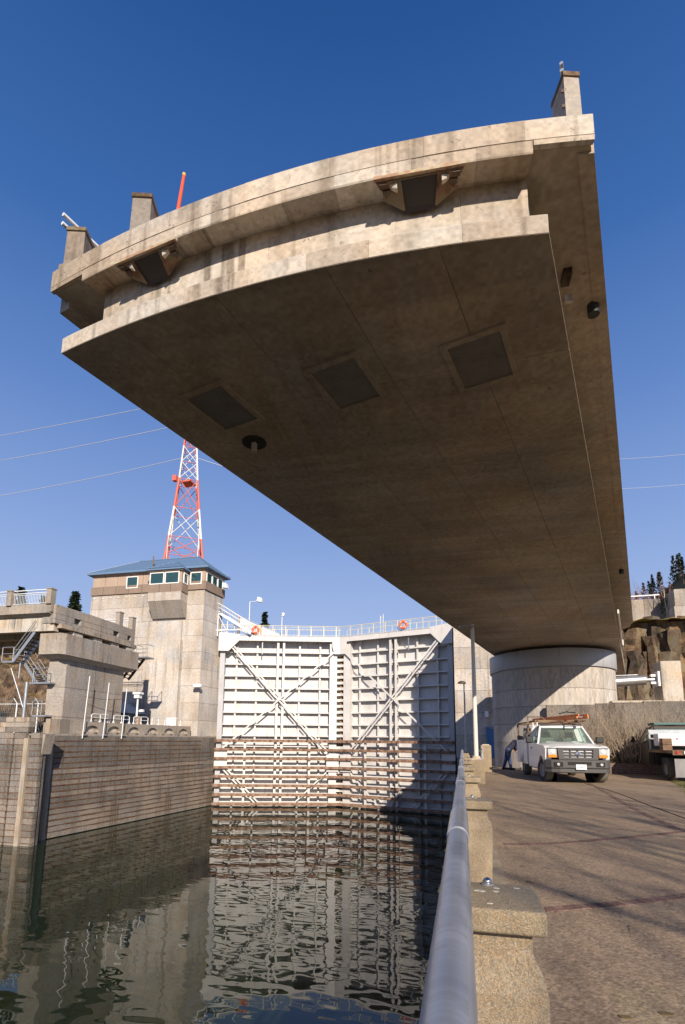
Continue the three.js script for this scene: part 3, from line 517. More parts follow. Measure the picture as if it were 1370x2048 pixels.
pole('light_pole', 'slim white light pole with small round lamp behind the gate walkway', [-22.0, 12, -61], 5.0, 0, (a, h) => [new THREE.SphereGeometry(.22, 12, 8).translate(.15, h + .1, 0), bx(.3, .1, .3, .15, h - .1, 0)]);
{ // ladder mast on the right leaf
  const t = thing('gauge_mast', 'small pale lattice ladder mast standing behind the gate railing', 'mast', [-8.6, 13.05, -57]);
  mesh('upright', [bar(V(-.16, 0, 0), V(-.16, 2.3, 0), .035, 6), bar(V(.16, 0, 0), V(.16, 2.5, 0), .035, 6)], MAT.railWhite, t);
  for (let k = 0; k < 7; k++) mesh('rung', bar(V(-.16, .3 + k * .3, 0), V(.16, .3 + k * .3, 0), .022, 6), MAT.railYellow, t);
}

// ================= RIGHT LOCK MONOLITH BESIDE THE GATE =================
{
  const t = thing('gate_monolith', 'tall concrete monolith behind the pier, half in bridge shadow', 'wall', [5.5, 0, -48], { world: true });
  for (let k = 0; k < 7; k++) mesh('concrete_lift', bx(12.4, 1.86 - .014, 9.4, 5.65, .93 + k * 1.87, -49.95), k % 2 ? MAT.tower : MAT.towerB, t);
  mesh('core', bx(12.3, 20, 9.3, 5.65, 3, -49.95), MAT.abut, t);
  const d = mesh('door', bx(1.0, 2.4, .08, 2.5, 1.2, -45.2), MAT.blueDoor, t); mesh('door_frame', [bx(.08, 2.5, .12, 1.95, 1.25, -45.19), bx(.08, 2.5, .12, 3.05, 1.25, -45.19), bx(1.18, .08, .12, 2.5, 2.5, -45.19)], MAT.blueRoof, t);
  mesh('wall_lamp', bx(.3, .5, .25, 2.0, 3.6, -45.15), MAT.white, t);
  const bl = []; for (let k = 0; k < 9; k++) bl.push(bar(V(-.4 + k * .6, 13.1, -46), V(-.4 + k * .6, 14.2, -46), .025, 5)); mesh('railing', [bar(V(-.4, 14.2, -46), V(11, 14.2, -46), .03), bar(V(-.4, 13.7, -46), V(11, 13.7, -46), .025), ...bl], MAT.railBlue, t);
}

// ================= CONTROL TOWER =================
{
  const t = thing('control_tower', 'pale concrete control tower with tan control booth and blue hipped roof', 'tower', [-34.5, 1.48, -52.5], { world: true });
  const quad = (o, y0, y1) => hexa([[-41.7, y0, -58], [-41.7, y0, -50.5 + o], [-27.32 + o, y0, -50.5 + o], [-26.92 + o, y0, -54.25], [-41.7, y1, -58], [-41.7, y1, -50.5 + o], [-27.32 + o, y1, -50.5 + o], [-26.92 + o, y1, -54.25]]);
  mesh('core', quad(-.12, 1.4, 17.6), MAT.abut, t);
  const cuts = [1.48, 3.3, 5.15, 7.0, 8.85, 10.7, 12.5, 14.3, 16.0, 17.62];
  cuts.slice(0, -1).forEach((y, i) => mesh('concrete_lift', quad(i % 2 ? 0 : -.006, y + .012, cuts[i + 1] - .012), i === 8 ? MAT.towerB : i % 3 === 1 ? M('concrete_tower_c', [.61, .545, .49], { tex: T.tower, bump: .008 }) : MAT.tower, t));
  // central pilaster below the bay and its corbel
  mesh('pilaster', bx(4.3, 12.6, .3, -31.9, 7.9, -50.4), MAT.tower, t);
  mesh('corbel', hexa([[-33.35, 14.5, -50.5], [-33.35, 14.5, -50.2], [-29.35, 14.5, -50.2], [-29.35, 14.5, -50.5], [-33.35, 16.2, -50.5], [-33.35, 16.2, -49.1], [-29.35, 16.2, -49.1], [-29.35, 16.2, -50.5]]), MAT.abut, t);
  mesh('bay_base', bx(4.0, .95, 1.5, -31.35, 16.68, -49.82), MAT.towerB, t);
  for (let k = 0; k < 7; k++) mesh('tie_hole', cyl(.07, .07, .04, 0, 0, 0, 8).rotateX(Math.PI / 2).translate(-41.2 + k * 1.05, 17.3, -50.47), MAT.white, t);
  // booth cladding: brown band below, tan above
  const seg = (x0, x1, n, z, y0, y1, m, name, d = .16) => { for (let i = 0; i < n; i++) { const a = x0 + (x1 - x0) * i / n, b = x0 + (x1 - x0) * (i + 1) / n; mesh(name, bx(b - a - .05, y1 - y0, d, (a + b) / 2, (y0 + y1) / 2, z - d / 2), m, t); } };
  mesh('booth_core', [bx(14.2, 2.7, 4.0, -34.6, 18.95, -52.6), bx(3.8, 2.6, 1.3, -31.35, 18.4, -49.95)], M('cladding_joint', [.62, .52, .43], {}), t);
  seg(-41.75, -33.4, 5, -50.35, 17.66, 18.62, MAT.cladBrown, 'fascia_panel'); seg(-41.6, -33.4, 5, -50.45, 18.66, 20.05, MAT.cladTan, 'wall_panel');
  seg(-29.3, -27.3, 1, -50.35, 17.66, 18.62, MAT.cladBrown, 'fascia_panel'); seg(-29.3, -27.35, 1, -50.45, 18.66, 20.05, MAT.cladTan, 'wall_panel');
  seg(-33.4, -29.3, 3, -49.1, 17.16, 18.2, MAT.cladBrown, 'fascia_panel'); seg(-33.3, -29.4, 1, -49.22, 18.25, 19.75, MAT.cladTan, 'wall_panel');
  const rf = (z0, z1, x0, x1, y0, y1, m, name) => mesh(name, hexa([[x0 - .3, y0, z0], [x0, y0, z0], [x1, y0, z1], [x1 - .3, y0, z1], [x0 - .3, y1, z0], [x0, y1, z0], [x1, y1, z1], [x1 - .3, y1, z1]]), m, t);
  rf(-50.42, -54.4, -27.18, -26.78, 17.66, 18.62, MAT.cladBrown, 'fascia_panel'); rf(-50.5, -54.3, -27.28, -26.88, 18.66, 20.05, MAT.cladTan, 'wall_panel');
  mesh('side_panel', bx(.12, 1.0, 1.2, -29.32, 17.68, -49.75), MAT.cladBrown, t);
  mesh('eave_band', [bx(8.3, .3, .1, -37.5, 20.12, -50.36), bx(4.2, .28, .1, -31.35, 19.68, -49.05), bx(2.0, .3, .1, -28.3, 20.12, -50.36)], M('eave_tan', [.5, .37, .28], {}), t);
  const win = (x, y, z, w, h, turn = 0) => { const put = g => g.rotateY(turn).translate(x, y, z); const f = mesh('window', put(face([[-w / 2, -h / 2], [w / 2, -h / 2], [w / 2, h / 2], [-w / 2, h / 2]], -.02, .08, [[[-w / 2 + .1, -h / 2 + .1], [w / 2 - .1, -h / 2 + .1], [w / 2 - .1, h / 2 - .1], [-w / 2 + .1, h / 2 - .1]]])), MAT.white, t); mesh('pane', put(bx(w - .24, h - .24, .02, 0, 0, .02)), MAT.teal, f); };
  win(-36.35, 18.95, -50.40, 1.5, 1.4); win(-32.4, 18.78, -49.16, 1.75, 1.35); win(-30.55, 18.78, -49.16, 1.75, 1.35); win(-28.35, 18.95, -50.40, 1.4, 1.4);
  win(-29.3, 18.75, -49.8, .9, 1.2, Math.PI / 2);
  for (let k = 0; k < 3; k++) win(-27.22 + k * .12, 19.0, -51.2 - k * 1.12, 1.1, 1.4, Math.PI / 2 - .1);
  // blue standing-seam hip roof
  const E = 20.25, R = 22.5, e0 = [-42.1, -49.95], e1 = [-26.75, -49.95], e2 = [-26.35, -54.9], e3 = [-42.1, -56.6], r0 = [-37.6, -53.2], r1 = [-29.6, -53.2];
  const P3 = (p, y) => [p[0], y, p[1]];
  const tri = (...q) => { const g = new THREE.BufferGeometry(); g.setAttribute('position', new THREE.Float32BufferAttribute(q.flat(), 3)); g.computeVertexNormals(); return g; };
  const rq = (a, b, c, d) => [tri(a, b, c), tri(a, c, d)];
  const roof = mesh('roof', [...rq(P3(e0, E), P3(e1, E), P3(r1, R), P3(r0, R)), tri(P3(e1, E), P3(e2, E), P3(r1, R)), ...rq(P3(e2, E), P3(e3, E), P3(r0, R), P3(r1, R)), tri(P3(e3, E), P3(e0, E), P3(r0, R)), hexa([P3(e3, E - .22), P3(e0, E - .22), P3(e1, E - .22), P3(e2, E - .22), P3(e3, E - .002), P3(e0, E - .002), P3(e1, E - .002), P3(e2, E - .002)])], MAT.blueRoof, t);
  const seams = []; for (let k = 0; k <= 34; k++) { const x = e0[0] + (e1[0] - e0[0]) * k / 34; const tt = x < r0[0] ? (x - e0[0]) / (r0[0] - e0[0]) : x > r1[0] ? (e1[0] - x) / (e1[0] - r1[0]) : 1; if (tt > .04) seams.push(beam(V(x, E + .02, e0[1]), V(x, E + (R - E) * tt + .02, e0[1] + (r0[1] - e0[1]) * tt), .05, .06)); }
  for (let k = 1; k < 9; k++) { const z = e1[1] + (e2[1] - e1[1]) * k / 9, f = k / 9, tt = f < .62 ? f / .62 : (1 - f) / .38; const q = V(e1[0] + .4 * f, E + .02, z); seams.push(beam(q, q.clone().lerp(V(r1[0], R + .02, r1[1]), tt * .9), .05, .06)); }
  seams.push(beam(V(e1[0], E + .03, e1[1]), V(r1[0], R + .03, r1[1]), .12, .08), beam(V(e0[0], E + .03, e0[1]), V(r0[0], R + .03, r0[1]), .12, .08), beam(V(r0[0], R + .03, r0[1]), V(r1[0], R + .03, r1[1]), .14, .08));
  mesh('roof_seam', seams, M('blue_seam', [.12, .19, .30], { rough: .5 }), roof);
  const b0 = [-33.6, 19.85, -48.75], b1 = [-29.0, 19.85, -48.75], pk = [-31.3, 21.35, -51.2], b2 = [-28.95, 19.85, -51.5], b3 = [-33.65, 19.85, -51.5];
  const br = mesh('bay_roof', [tri(b0, b1, pk), tri(b1, b2, pk), tri(b3, b0, pk), hexa([[-33.65, 19.66, -51.4], [-33.65, 19.66, -48.8], [-29, 19.66, -48.8], [-29, 19.66, -51.4], [-33.65, 19.848, -51.4], [-33.65, 19.848, -48.8], [-29, 19.848, -48.8], [-29, 19.848, -51.4]])], MAT.blueRoof, t);
  const s2 = []; for (let k = 1; k < 12; k++) { const f = k / 12, tt = 1 - Math.abs(f - .5) * 2, p = V(b0[0] + (b1[0] - b0[0]) * f, b0[1] + .02, b0[2]); s2.push(beam(p, V(p.x, 19.85 + 1.5 * tt + .02, b0[2] + (pk[2] - b0[2]) * tt), .05, .06)); } s2.push(beam(V(...b1), V(...pk), .12, .1), beam(V(...b0), V(...pk), .12, .1)); mesh('roof_seam', s2, M('blue_seam', [.12, .19, .30]), br);
  mesh('roof_vent', bar(V(-34.0, 20.2, -50.6), V(-34.0, 22.0, -50.6), .07), MAT.rustSteel, t);
  mesh('antenna', [bar(V(-34.6, 21.8, -54), V(-34.4, 26.0, -54), .04, 6), bar(V(-30.4, 21.8, -54), V(-30.3, 26.6, -54), .05, 6)], MAT.railWhite, t);
  const fl = mesh('floodlight', [hexa([[-26.5, 18.6, -53.6], [-26.5, 18.6, -53.0], [-25.9, 18.5, -53.0], [-25.9, 18.5, -53.6], [-26.5, 19.1, -53.6], [-26.5, 19.1, -53.0], [-26.1, 19.1, -53.0], [-26.1, 19.1, -53.6]])], MAT.white, t);
  const f2 = mesh('floodlight', [rb(.9, .38, .5, -27.25, 6.9, -49.9, .1)], MAT.white, t); mesh('bracket', bar(V(-27.5, 6.6, -50.5), V(-27.3, 6.8, -49.9), .04), MAT.galv, f2);
  mesh('notice_board', bx(1.15, 1.3, .06, -30.2, 2.9, -50.12), MAT.white, t);
  const px = []; mesh('pipe_run', [bar(V(-29.6, 1.5, -50.35), V(-29.6, 12, -50.35), .05, 6)], MAT.towerB, t);
}
{ // small dark hut with blue roof at the foot of the tower
  const t = thing('utility_hut', 'small hut with blue hipped roof in shadow at the foot of the tower', 'hut', [-35.2, 1.48, -48.2]);
  mesh('wall', bx(3.6, 2.4, 2.6, 0, 1.2, 0), M('hut_blue', [.06, .10, .16], {}), t);
  mesh('roof', [loft([[[-2.3, 2.4, -1.8], [-2.3, 2.4, 1.8], [2.3, 2.4, 1.8], [2.3, 2.4, -1.8]], [[-.5, 3.7, -.1], [-.5, 3.7, .1], [.5, 3.7, .1], [.5, 3.7, -.1]]])], MAT.blueRoof, t);
  mesh('door', bx(.9, 2.0, .06, .6, 1.0, 1.33), M('hut_door', [.04, .12, .16], {}), t);
}
{ // camera post on the parapet
  const p = Lp(9.9, 2.6, -.9), t = thing('camera_post', 'white post with square lamp head and small camera on the arched parapet', 'post', [p.x, 2.6, p.z]);
  mesh('post', cyl(.09, .08, 2.5, 0, 0, 0, 10), MAT.white, t); mesh('lamp_head', [bx(.5, .3, .5, 0, 2.55, 0), bx(.75, .2, .6, 0, 2.85, 0)], MAT.white, t); mesh('camera', [bx(.3, .22, .3, .5, 1.25, 0), bar(V(0, 1.2, 0), V(.4, 1.25, 0), .04)], MAT.white, t); mesh('control_box', bx(.32, .7, .3, .22, .35, .1), MAT.cladTan, t);
}
for (let k = 0; k < 5; k++) { // removable handrail sections on the parapet
  const p = Lp(5.2 + k * 2.45, 2.62, -.55), t = thing('handrail', 'section of white pipe handrail on the arched parapet', 'railing', [p.x, 2.62, p.z], { turn: LT, group: 'handrail sections on the arched parapet' });
  mesh('rail', tube([V(-.95, .1, 0), V(-.93, .55, 0), V(-.8, .66, 0), V(0, .66, 0), V(.8, .66, 0), V(.93, .55, 0), V(.95, .1, 0)], .033, 8, 40), MAT.railWhite, t);
  mesh('middle_rail', bar(V(-.93, .36, 0), V(.93, .36, 0), .026), MAT.railWhite, t);
  for (const x of [-.94, 0, .94]) mesh('post', [bar(V(x, 0, 0), V(x, .62, 0), .04), bx(.14, .12, .14, x, .06, 0)], MAT.railWhite, t);
}
{ // three tall gauge poles on the face of the wall
  for (let k = 0; k < 3; k++) { const p = Lp(2.9 + k * 2.1, 1.3, .06), t = thing('mooring_pole', 'tall thin white pole fixed to the far lock wall', 'pole', [p.x, 1.3, p.z], { group: 'tall poles on the far lock wall' }); mesh('pole', bar(V(0, 0, 0), V(.05, 4.9 - k * .3, -.2), .038, 8), MAT.railWhite, t); mesh('bracket', bx(.2, .12, .4, 0, .3, -.2), MAT.galv, t); }
  const q = [Lp(3.1, 0, -.2), Lp(7.3, 0, -.2)]; solo('cable', 'thin cable strung between the tall poles on the far wall', 'cable', [tube([V(q[0].x, 4.6, q[0].z), V((q[0].x + q[1].x) / 2, 4.5, (q[0].z + q[1].z) / 2), V(q[1].x, 4.7, q[1].z)], .02, 5, 10), tube([V(q[0].x, 3.0, q[0].z), V((q[0].x + q[1].x) / 2, 2.9, (q[0].z + q[1].z) / 2), V(q[1].x, 2.9, q[1].z)], .02, 5, 10)], MAT.darkSteel);
}

// ================= LEFT APPROACH: ABUTMENT AND FIXED SPAN =================
{
  const t = thing('abutment', 'concrete abutment pier with heavy cap beam facing the lock', 'pier', [-31.5, 1.48, -37], { world: true });
  const tones = [MAT.abut, M('concrete_abutment_b', [.46, .40, .345], { tex: T.tower, bump: .008 })];
  const cuts = [1.4, 2.9, 5.15, 7.25];
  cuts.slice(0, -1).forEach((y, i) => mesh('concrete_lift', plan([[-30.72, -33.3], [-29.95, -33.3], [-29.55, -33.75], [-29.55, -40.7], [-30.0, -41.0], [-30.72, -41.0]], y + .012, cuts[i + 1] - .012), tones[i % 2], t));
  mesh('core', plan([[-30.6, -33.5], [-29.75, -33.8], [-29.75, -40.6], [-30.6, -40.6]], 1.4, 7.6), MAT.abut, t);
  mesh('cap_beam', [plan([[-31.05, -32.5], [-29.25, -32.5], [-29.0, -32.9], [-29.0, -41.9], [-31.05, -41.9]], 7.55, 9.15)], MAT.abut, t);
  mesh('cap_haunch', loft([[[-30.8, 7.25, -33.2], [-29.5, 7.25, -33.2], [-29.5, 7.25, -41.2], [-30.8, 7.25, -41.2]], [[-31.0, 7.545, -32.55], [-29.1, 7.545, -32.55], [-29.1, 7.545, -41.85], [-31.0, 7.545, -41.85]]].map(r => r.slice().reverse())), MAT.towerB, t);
  for (const z of [-34.4, -36.7, -38.9, -41]) mesh('bearing_block', bx(1.2, .35, 1.0, -29.9, 9.32, z), MAT.concB, t);
}
{
  const t = thing('approach_bridge', 'fixed concrete approach span with parapet posts and white railings', 'bridge', [-38, 9.4, -37], { world: true });
  const arcX = z => -29.35 - .035 * (z + 37.2) ** 2 * .25; // concave end towards the lock
  const edge = (o, z0, z1, n = 12) => Array.from({ length: n + 1 }, (_, i) => { const z = z0 + (z1 - z0) * i / n; return [arcX(z) + o, z]; });
  mesh('side_beam', [bx(40, 1.35, .5, -49.8, 9.98, -32.62)], MAT.concB, t);
  mesh('side_beam', [bx(40, 1.35, .5, -49.8, 9.98, -41.4)], MAT.concC, t);
  for (const z of [-35.2, -38.4]) mesh('inner_beam', bx(40, 1.3, .5, -49.8, 9.95, z), MAT.concC, t);
  mesh('deck', [plan([[-70, -32.1], ...edge(-.5, -32.1, -41.9), [-70, -41.9]], 10.68, 10.98)], MAT.concC, t);
  mesh('deck_fascia', [bx(40.2, .62, .22, -49.9, 11.0, -32.05), hexa([[-70, 10.42, -32.3], [-70, 10.6, -31.9], [-29.9, 10.6, -31.9], [-29.9, 10.42, -32.3], [-70, 10.69, -32.3], [-70, 10.69, -31.9], [-29.9, 10.69, -31.9], [-29.9, 10.69, -32.3]])], MAT.abut, t);
  // end wall with three slots
  const band = (z0, z1, y0, y1, o = 0, m = MAT.abut, name = 'end_wall') => mesh(name, plan([...edge(o, z0, z1, 8), ...edge(o - .5, z0, z1, 8).reverse()], y0, y1), m, t);
  band(-32.2, -41.9, 10.62, 11.28); band(-32.2, -34.0, 10.18, 10.6); band(-34.7, -38.6, 10.18, 10.6); band(-39.4, -40.7, 10.18, 10.6); band(-41.3, -41.9, 10.18, 10.6); band(-32.2, -41.9, 9.86, 10.16);
  mesh('slot_back', plan([...edge(-.4, -32.3, -41.8), [-30.8, -41.8], [-30.8, -32.3]], 9.9, 10.6), MAT.abut, t);
  const sh = (z0, z1) => mesh('seat_shelf', plan([...edge(.25, z0, z1, 8), ...edge(-.2, z0, z1, 8).reverse()], 9.55, 9.86), MAT.concC, t); sh(-32.6, -34.9); sh(-35.0, -39.6); sh(-39.7, -41.9);
  // posts and railings
  const post = (x, z) => { const o = mesh('parapet_post', [bx(.42, 1.15, .5, x, 11.85, z), bx(.5, .08, .58, x, 12.45, z)], MAT.abut, t); return o; };
  for (const x of [-30.0, -33.6, -37.2, -40.8, -44.4, -48]) post(x, -32.05); for (const z of [-39.6, -41.6]) post(arcX(z) - .2, z);
  const railRun = (a, b) => { const L = a.distanceTo(b), o = mesh('railing', [bar(a.clone().setY(12.45), b.clone().setY(12.45), .045), bar(a.clone().setY(12.22), b.clone().setY(12.22), .04)], MAT.railWhite, t); const bl = []; for (let s = 0; s < L; s += .14) { const p = a.clone().lerp(b, s / L); bl.push(bx(.022, .72, .022, p.x, 11.75, p.z)); } mesh('baluster_panel', [...bl, bar(a.clone().setY(12.1), b.clone().setY(12.1), .025), bar(a.clone().setY(11.4), b.clone().setY(11.4), .025)], MAT.railWhite, o); };
  railRun(V(-62, 0, -32.05), V(-29.9, 0, -32.05)); railRun(V(-62, 0, -41.8), V(-29.6, 0, -41.8));
  mesh('kerb_wall', bx(34, .35, .3, -47, 11.15, -41.8), MAT.abut, t);
}
{ // stair tower under the approach
  const t = thing('steel_stair', 'galvanised stair and landings on a single post under the approach span', 'stair', [-31.5, 1.48, -32.8], { world: true });
  const Z = -32.2, G = MAT.galv, box = (x0, x1, y, z0, z1) => mesh('landing', bx(x1 - x0, .12, z1 - z0, (x0 + x1) / 2, y, (z0 + z1) / 2), G, t);
  const guard = (x0, x1, y, z) => mesh('guard_rail', [bar(V(x0, y + 1.05, z), V(x1, y + 1.05, z), .03), bar(V(x0, y + .55, z), V(x1, y + .55, z), .025), bar(V(x0, y, z), V(x0, y + 1.05, z), .03), bar(V(x1, y, z), V(x1, y + 1.05, z), .03)], G, t);
  const fl = (a, b) => { for (const dz of [0, -.95]) { mesh('stringer', beam(a.clone().add(V(0, 0, dz)), b.clone().add(V(0, 0, dz)), .05, .24), G, t); mesh('handrail', [bar(a.clone().add(V(0, .95, dz)), b.clone().add(V(0, .95, dz)), .03), bar(a.clone().add(V(0, .5, dz)), b.clone().add(V(0, .5, dz)), .025)], G, t); } for (let k = 0; k < 8; k++) { const p = a.clone().lerp(b, (k + .5) / 8); mesh('tread', bx(.24, .04, .95, p.x, p.y, p.z - .48), MAT.darkSteel, t); } };
  box(-34.0, -33.0, 7.0, Z - 1, Z); guard(-34.0, -33.0, 7.06, Z + .02); guard(-34.0, -33.0, 7.06, Z - 1);
  fl(V(-33.0, 7.0, Z), V(-31.3, 9.2, Z)); fl(V(-32.9, 7.0, Z - 1), V(-31.6, 5.5, Z - 1));
  box(-31.8, -30.0, 5.4, Z - 1.5, Z - .5); guard(-31.5, -30.2, 5.46, Z - .5); guard(-31.2, -30.4, 3.0, Z - .4); box(-31.2, -30.0, 2.94, Z - 1.4, Z - .4);
  mesh('post', [bar(V(-32.1, 1.4, Z - .6), V(-32.1, 5.5, Z - .6), .12, 12), bar(V(-32.15, 3.4, Z - .6), V(-33.7, 6.6, Z - .6), .05), bar(V(-32.9, 5.8, Z - .6), V(-32.9, 7, Z - .6), .05)], G, t);
}
{ // far stair landing behind the abutment
  const t = thing('steel_stair', 'grey stair landing bracketed off the far side of the abutment cap', 'stair', [-29.4, 7, -43.2], { world: true });
  const G = MAT.galv; mesh('landing', bx(1.3, .12, 1.2, -29.3, 8.9, -43.3), G, t);
  for (const x of [-29.9, -28.7]) mesh('guard_rail', [bar(V(x, 9.0, -42.8), V(x, 10.1, -42.8), .03), bar(V(x, 9.0, -43.8), V(x, 10.1, -43.8), .03), bar(V(x, 10.1, -42.8), V(x, 10.1, -43.8), .03)], G, t);
  for (const y of [9.35, 9.7, 10.1]) mesh('guard_rail', bar(V(-29.9, y, -42.8), V(-28.7, y, -42.8), .03), G, t);
  for (const dz of [0, -.9]) mesh('stringer', beam(V(-29.6, 8.9, -42.8 + dz), V(-31.2, 6.9, -42.8 + dz), .06, .26), MAT.darkSteel, t);
  mesh('handrail', [bar(V(-29.9, 10.0, -42.8), V(-31.4, 8.1, -42.8), .03)], G, t); for (let k = 0; k < 7; k++) mesh('tread', bx(.26, .05, .9, -29.7 - k * .22, 8.7 - k * .28, -43.25), MAT.darkSteel, t);
}
{ // chain-link fence posts along the left bank
  const t = thing('chain_link_fence', 'chain-link fence with angled barbed-wire arms behind the left parapet', 'fence', [-36, 1.48, -35], { world: true });
  const r = rng(3), wires = [], pts = []; for (let k = 0; k < 9; k++) pts.push(V(-46 + k * 1.95, 0, -34.3 - (k % 2) * .05));
  pts.forEach((p) => mesh('fence_post', [bar(V(p.x, 1.48, p.z), V(p.x, 4.0, p.z), .05, 8), bar(V(p.x, 4.0, p.z), V(p.x - .18, 4.4, p.z + .18), .035, 6)], MAT.railWhite, t));
  for (let y = 1.7; y < 4; y += .32) wires.push(bar(V(-46, y, -34.3), V(-30.4, y, -34.3), .011, 4)); for (let k = 0; k < 3; k++) wires.push(bar(V(-46.1 - k * .03, 4.1 + k * .13, -34.25 + k * .06), V(-30.5, 4.1 + k * .13, -34.25 + k * .06), .011, 4));
  for (let x = -46; x < -30.6; x += .22) { wires.push(bar(V(x, 1.6, -34.3), V(x + .9, 3.95, -34.3), .005, 3), bar(V(x + .9, 1.6, -34.31), V(x, 3.95, -34.31), .005, 3)); }
  mesh('wire_mesh', wires, MAT.galv, t); mesh('top_rail', bar(V(-46, 3.95, -34.3), V(-30.4, 3.95, -34.3), .03, 6), MAT.railWhite, t);
}

// ================= TRANSMISSION TOWER AND LINES =================
{
  const cx = -83.4, cz = -140, t = thing('transmission_tower', 'red and white lattice transmission tower rising behind the control tower', 'tower', [cx, 10, cz], { world: true });
  const wAt = y => y < 82 ? 24 + (5.6 - 24) * (y - 10) / 72 + (y - 10) * (82 - y) * -.0012 : 5.6 - (y - 82) * .14;
  const lv = [10, 26, 42, 56, 62, 72, 82, 88, 93.5, 99, 105, 112, 120], col = [0, 1, 0, 0, 1, 0, 1, 1, 0, 0, 1, 0], RW = [MAT.red, M('tower_white', [.66, .66, .66], {})];
  const c = (k, y) => { const w = wAt(y) / 2, px = [-1, 1, 1, -1][k] * w, pz = [-1, -1, 1, 1][k] * w; return V(cx + px * .86 + pz * .51, y, cz - px * .51 + pz * .86); };
  for (let i = 0; i < lv.length - 1; i++) for (let k = 0; k < 4; k++) { const a = c(k, lv[i]), b = c(k, lv[i + 1]), a2 = c((k + 1) % 4, lv[i]), b2 = c((k + 1) % 4, lv[i + 1]), m = RW[col[i]];
    mesh('leg', bar(a, b, lv[i] < 82 ? .33 : .26, 8), m, t); mesh('cross_brace', [bar(a, b2, .12, 6), bar(a2, b, .12, 6)], m, t); mesh('tie_beam', bar(b, b2, .11, 6), RW[0], t); }
  for (const y of [82, 106, 114]) mesh('cross_arm', [beam(V(cx - 9, y + 1, cz), V(cx + 9, y + 1, cz), .4, .5), beam(V(cx - 2, y - .5, cz), V(cx - 6, y + .9, cz), .3, .3), beam(V(cx + 2, y - .5, cz), V(cx + 6, y + .9, cz), .3, .3)].slice(y === 82 ? 3 : 0).concat(y === 82 ? [bx(1.3, 1.8, 1.3, cx - 3.3, 82.8, cz + 2.4), bx(3.6, .5, 3.6, cx, 82, cz)] : []), MAT.red, t);
}
{
  const wire = M('power_line', [.42, .46, .54], { rough: .5 });
  const line = (label, a, b, sag, r) => { const m = a.clone().lerp(b, .5); m.y -= sag; return solo('power_line', label, 'power line', tube([a, a.clone().lerp(b, .25).setY(a.y + (b.y - a.y) * .25 - sag * .75), m, a.clone().lerp(b, .75).setY(a.y + (b.y - a.y) * .75 - sag * .75), b], r, 5, 40), wire, 'overhead lines'); };
  line('high power line of the trio running off from the tower top', V(-175, 108.2, -140), V(-60, 113.5, -140), .6, .10);
  line('middle power line of the trio running off from the tower', V(-175, 98.4, -140), V(-83, 103.4, -140), .8, .10);
  line('low power line of the trio running off from the tower', V(-175, 84.5, -140), V(-83, 91.4, -140), .9, .10);
  line('power line sloping down from the tower behind the bridge', V(-83, 91.4, -140), V(-45, 82, -150), 1, .11);
  line('thin upper power line past the right of the bridge', V(85, 160, -300), V(170, 160, -300), 1.5, .12); line('thin lower power line past the right of the bridge', V(85, 142, -300), V(170, 143, -300), 1.5, .12);
}

// ================= VEGETATION =================
function leafCard(arr, p, s, r) { const a = r() * 6.283, b = (r() - .5) * 2, u = V(Math.cos(a), b * .6, Math.sin(a)).multiplyScalar(s), w = V(-Math.sin(a) * .6, r() - .5, Math.cos(a) * .6).multiplyScalar(s * .7); arr.push(p.x - u.x, p.y - u.y, p.z - u.z, p.x + w.x, p.y + w.y, p.z + w.z, p.x + u.x, p.y + u.y, p.z + u.z, p.x - u.x, p.y - u.y, p.z - u.z, p.x + u.x, p.y + u.y, p.z + u.z, p.x - w.x, p.y - w.y, p.z - w.z); }
function cards(arr) { const g = new THREE.BufferGeometry(); g.setAttribute('position', new THREE.Float32BufferAttribute(arr, 3)); g.computeVertexNormals(); return g; }
function conifer(name, label, pos, h, w, seed, group, n = 900) {
  const t = thing(name, label, 'tree', pos, { group }), r = rng(seed), arr = [], br = [];
  for (let k = 0; k < n; k++) { const f = Math.pow(r(), .75), y = h * (.1 + .9 * f), tier = .72 + .28 * Math.cos(f * 40), rad = w * (1 - f) * tier * (.35 + .65 * Math.sqrt(r())) + .05 * w, a = r() * 6.283; leafCard(arr, V(Math.cos(a) * rad, y - rad * .25 * r(), Math.sin(a) * rad), h * .035 * (.6 + r()), r); }
  mesh('trunk', cyl(h * .022, h * .006, h, 0, 0, 0, 7), MAT.barkD, t); mesh('crown', cards(arr), MAT.needle, t); return t;
}
conifer('conifer', 'single dark conifer between the approach railing and the control tower', [-82.6, 16, -95], 17.2, 4.2, 61, 'x', 1400); conifer('conifer', 'ragged dark conifer seen above the approach railing', [-97, 16, -95], 19, 4, 63, 'x', 700); conifer('conifer', 'low dark conifer seen through the approach railing', [-90.8, 16, -95], 16.6, 4.4, 65, 'x', 700); conifer('conifer', 'dark conifer tip seen past the white barrier panels', [-33.5, 12, -84], 11.5, 2.2, 67, 'x', 700);
scene.children.forEach(o => { if (o.userData.group === 'x') delete o.userData.group; });
{ const r = rng(71); const src = []; for (let k = 0; k < 46; k++) { const x = 92 + r() * 46, z = -262 - r() * 90, y = hillR(x, z) - 1; conifer('hill_conifer', 'dark conifer on the far hillside beyond the cliff', [x, y, z], 9 + r() * 9, 2.6 + r() * 1.8, 500 + k, 'conifers on the far hillside', 260); } }
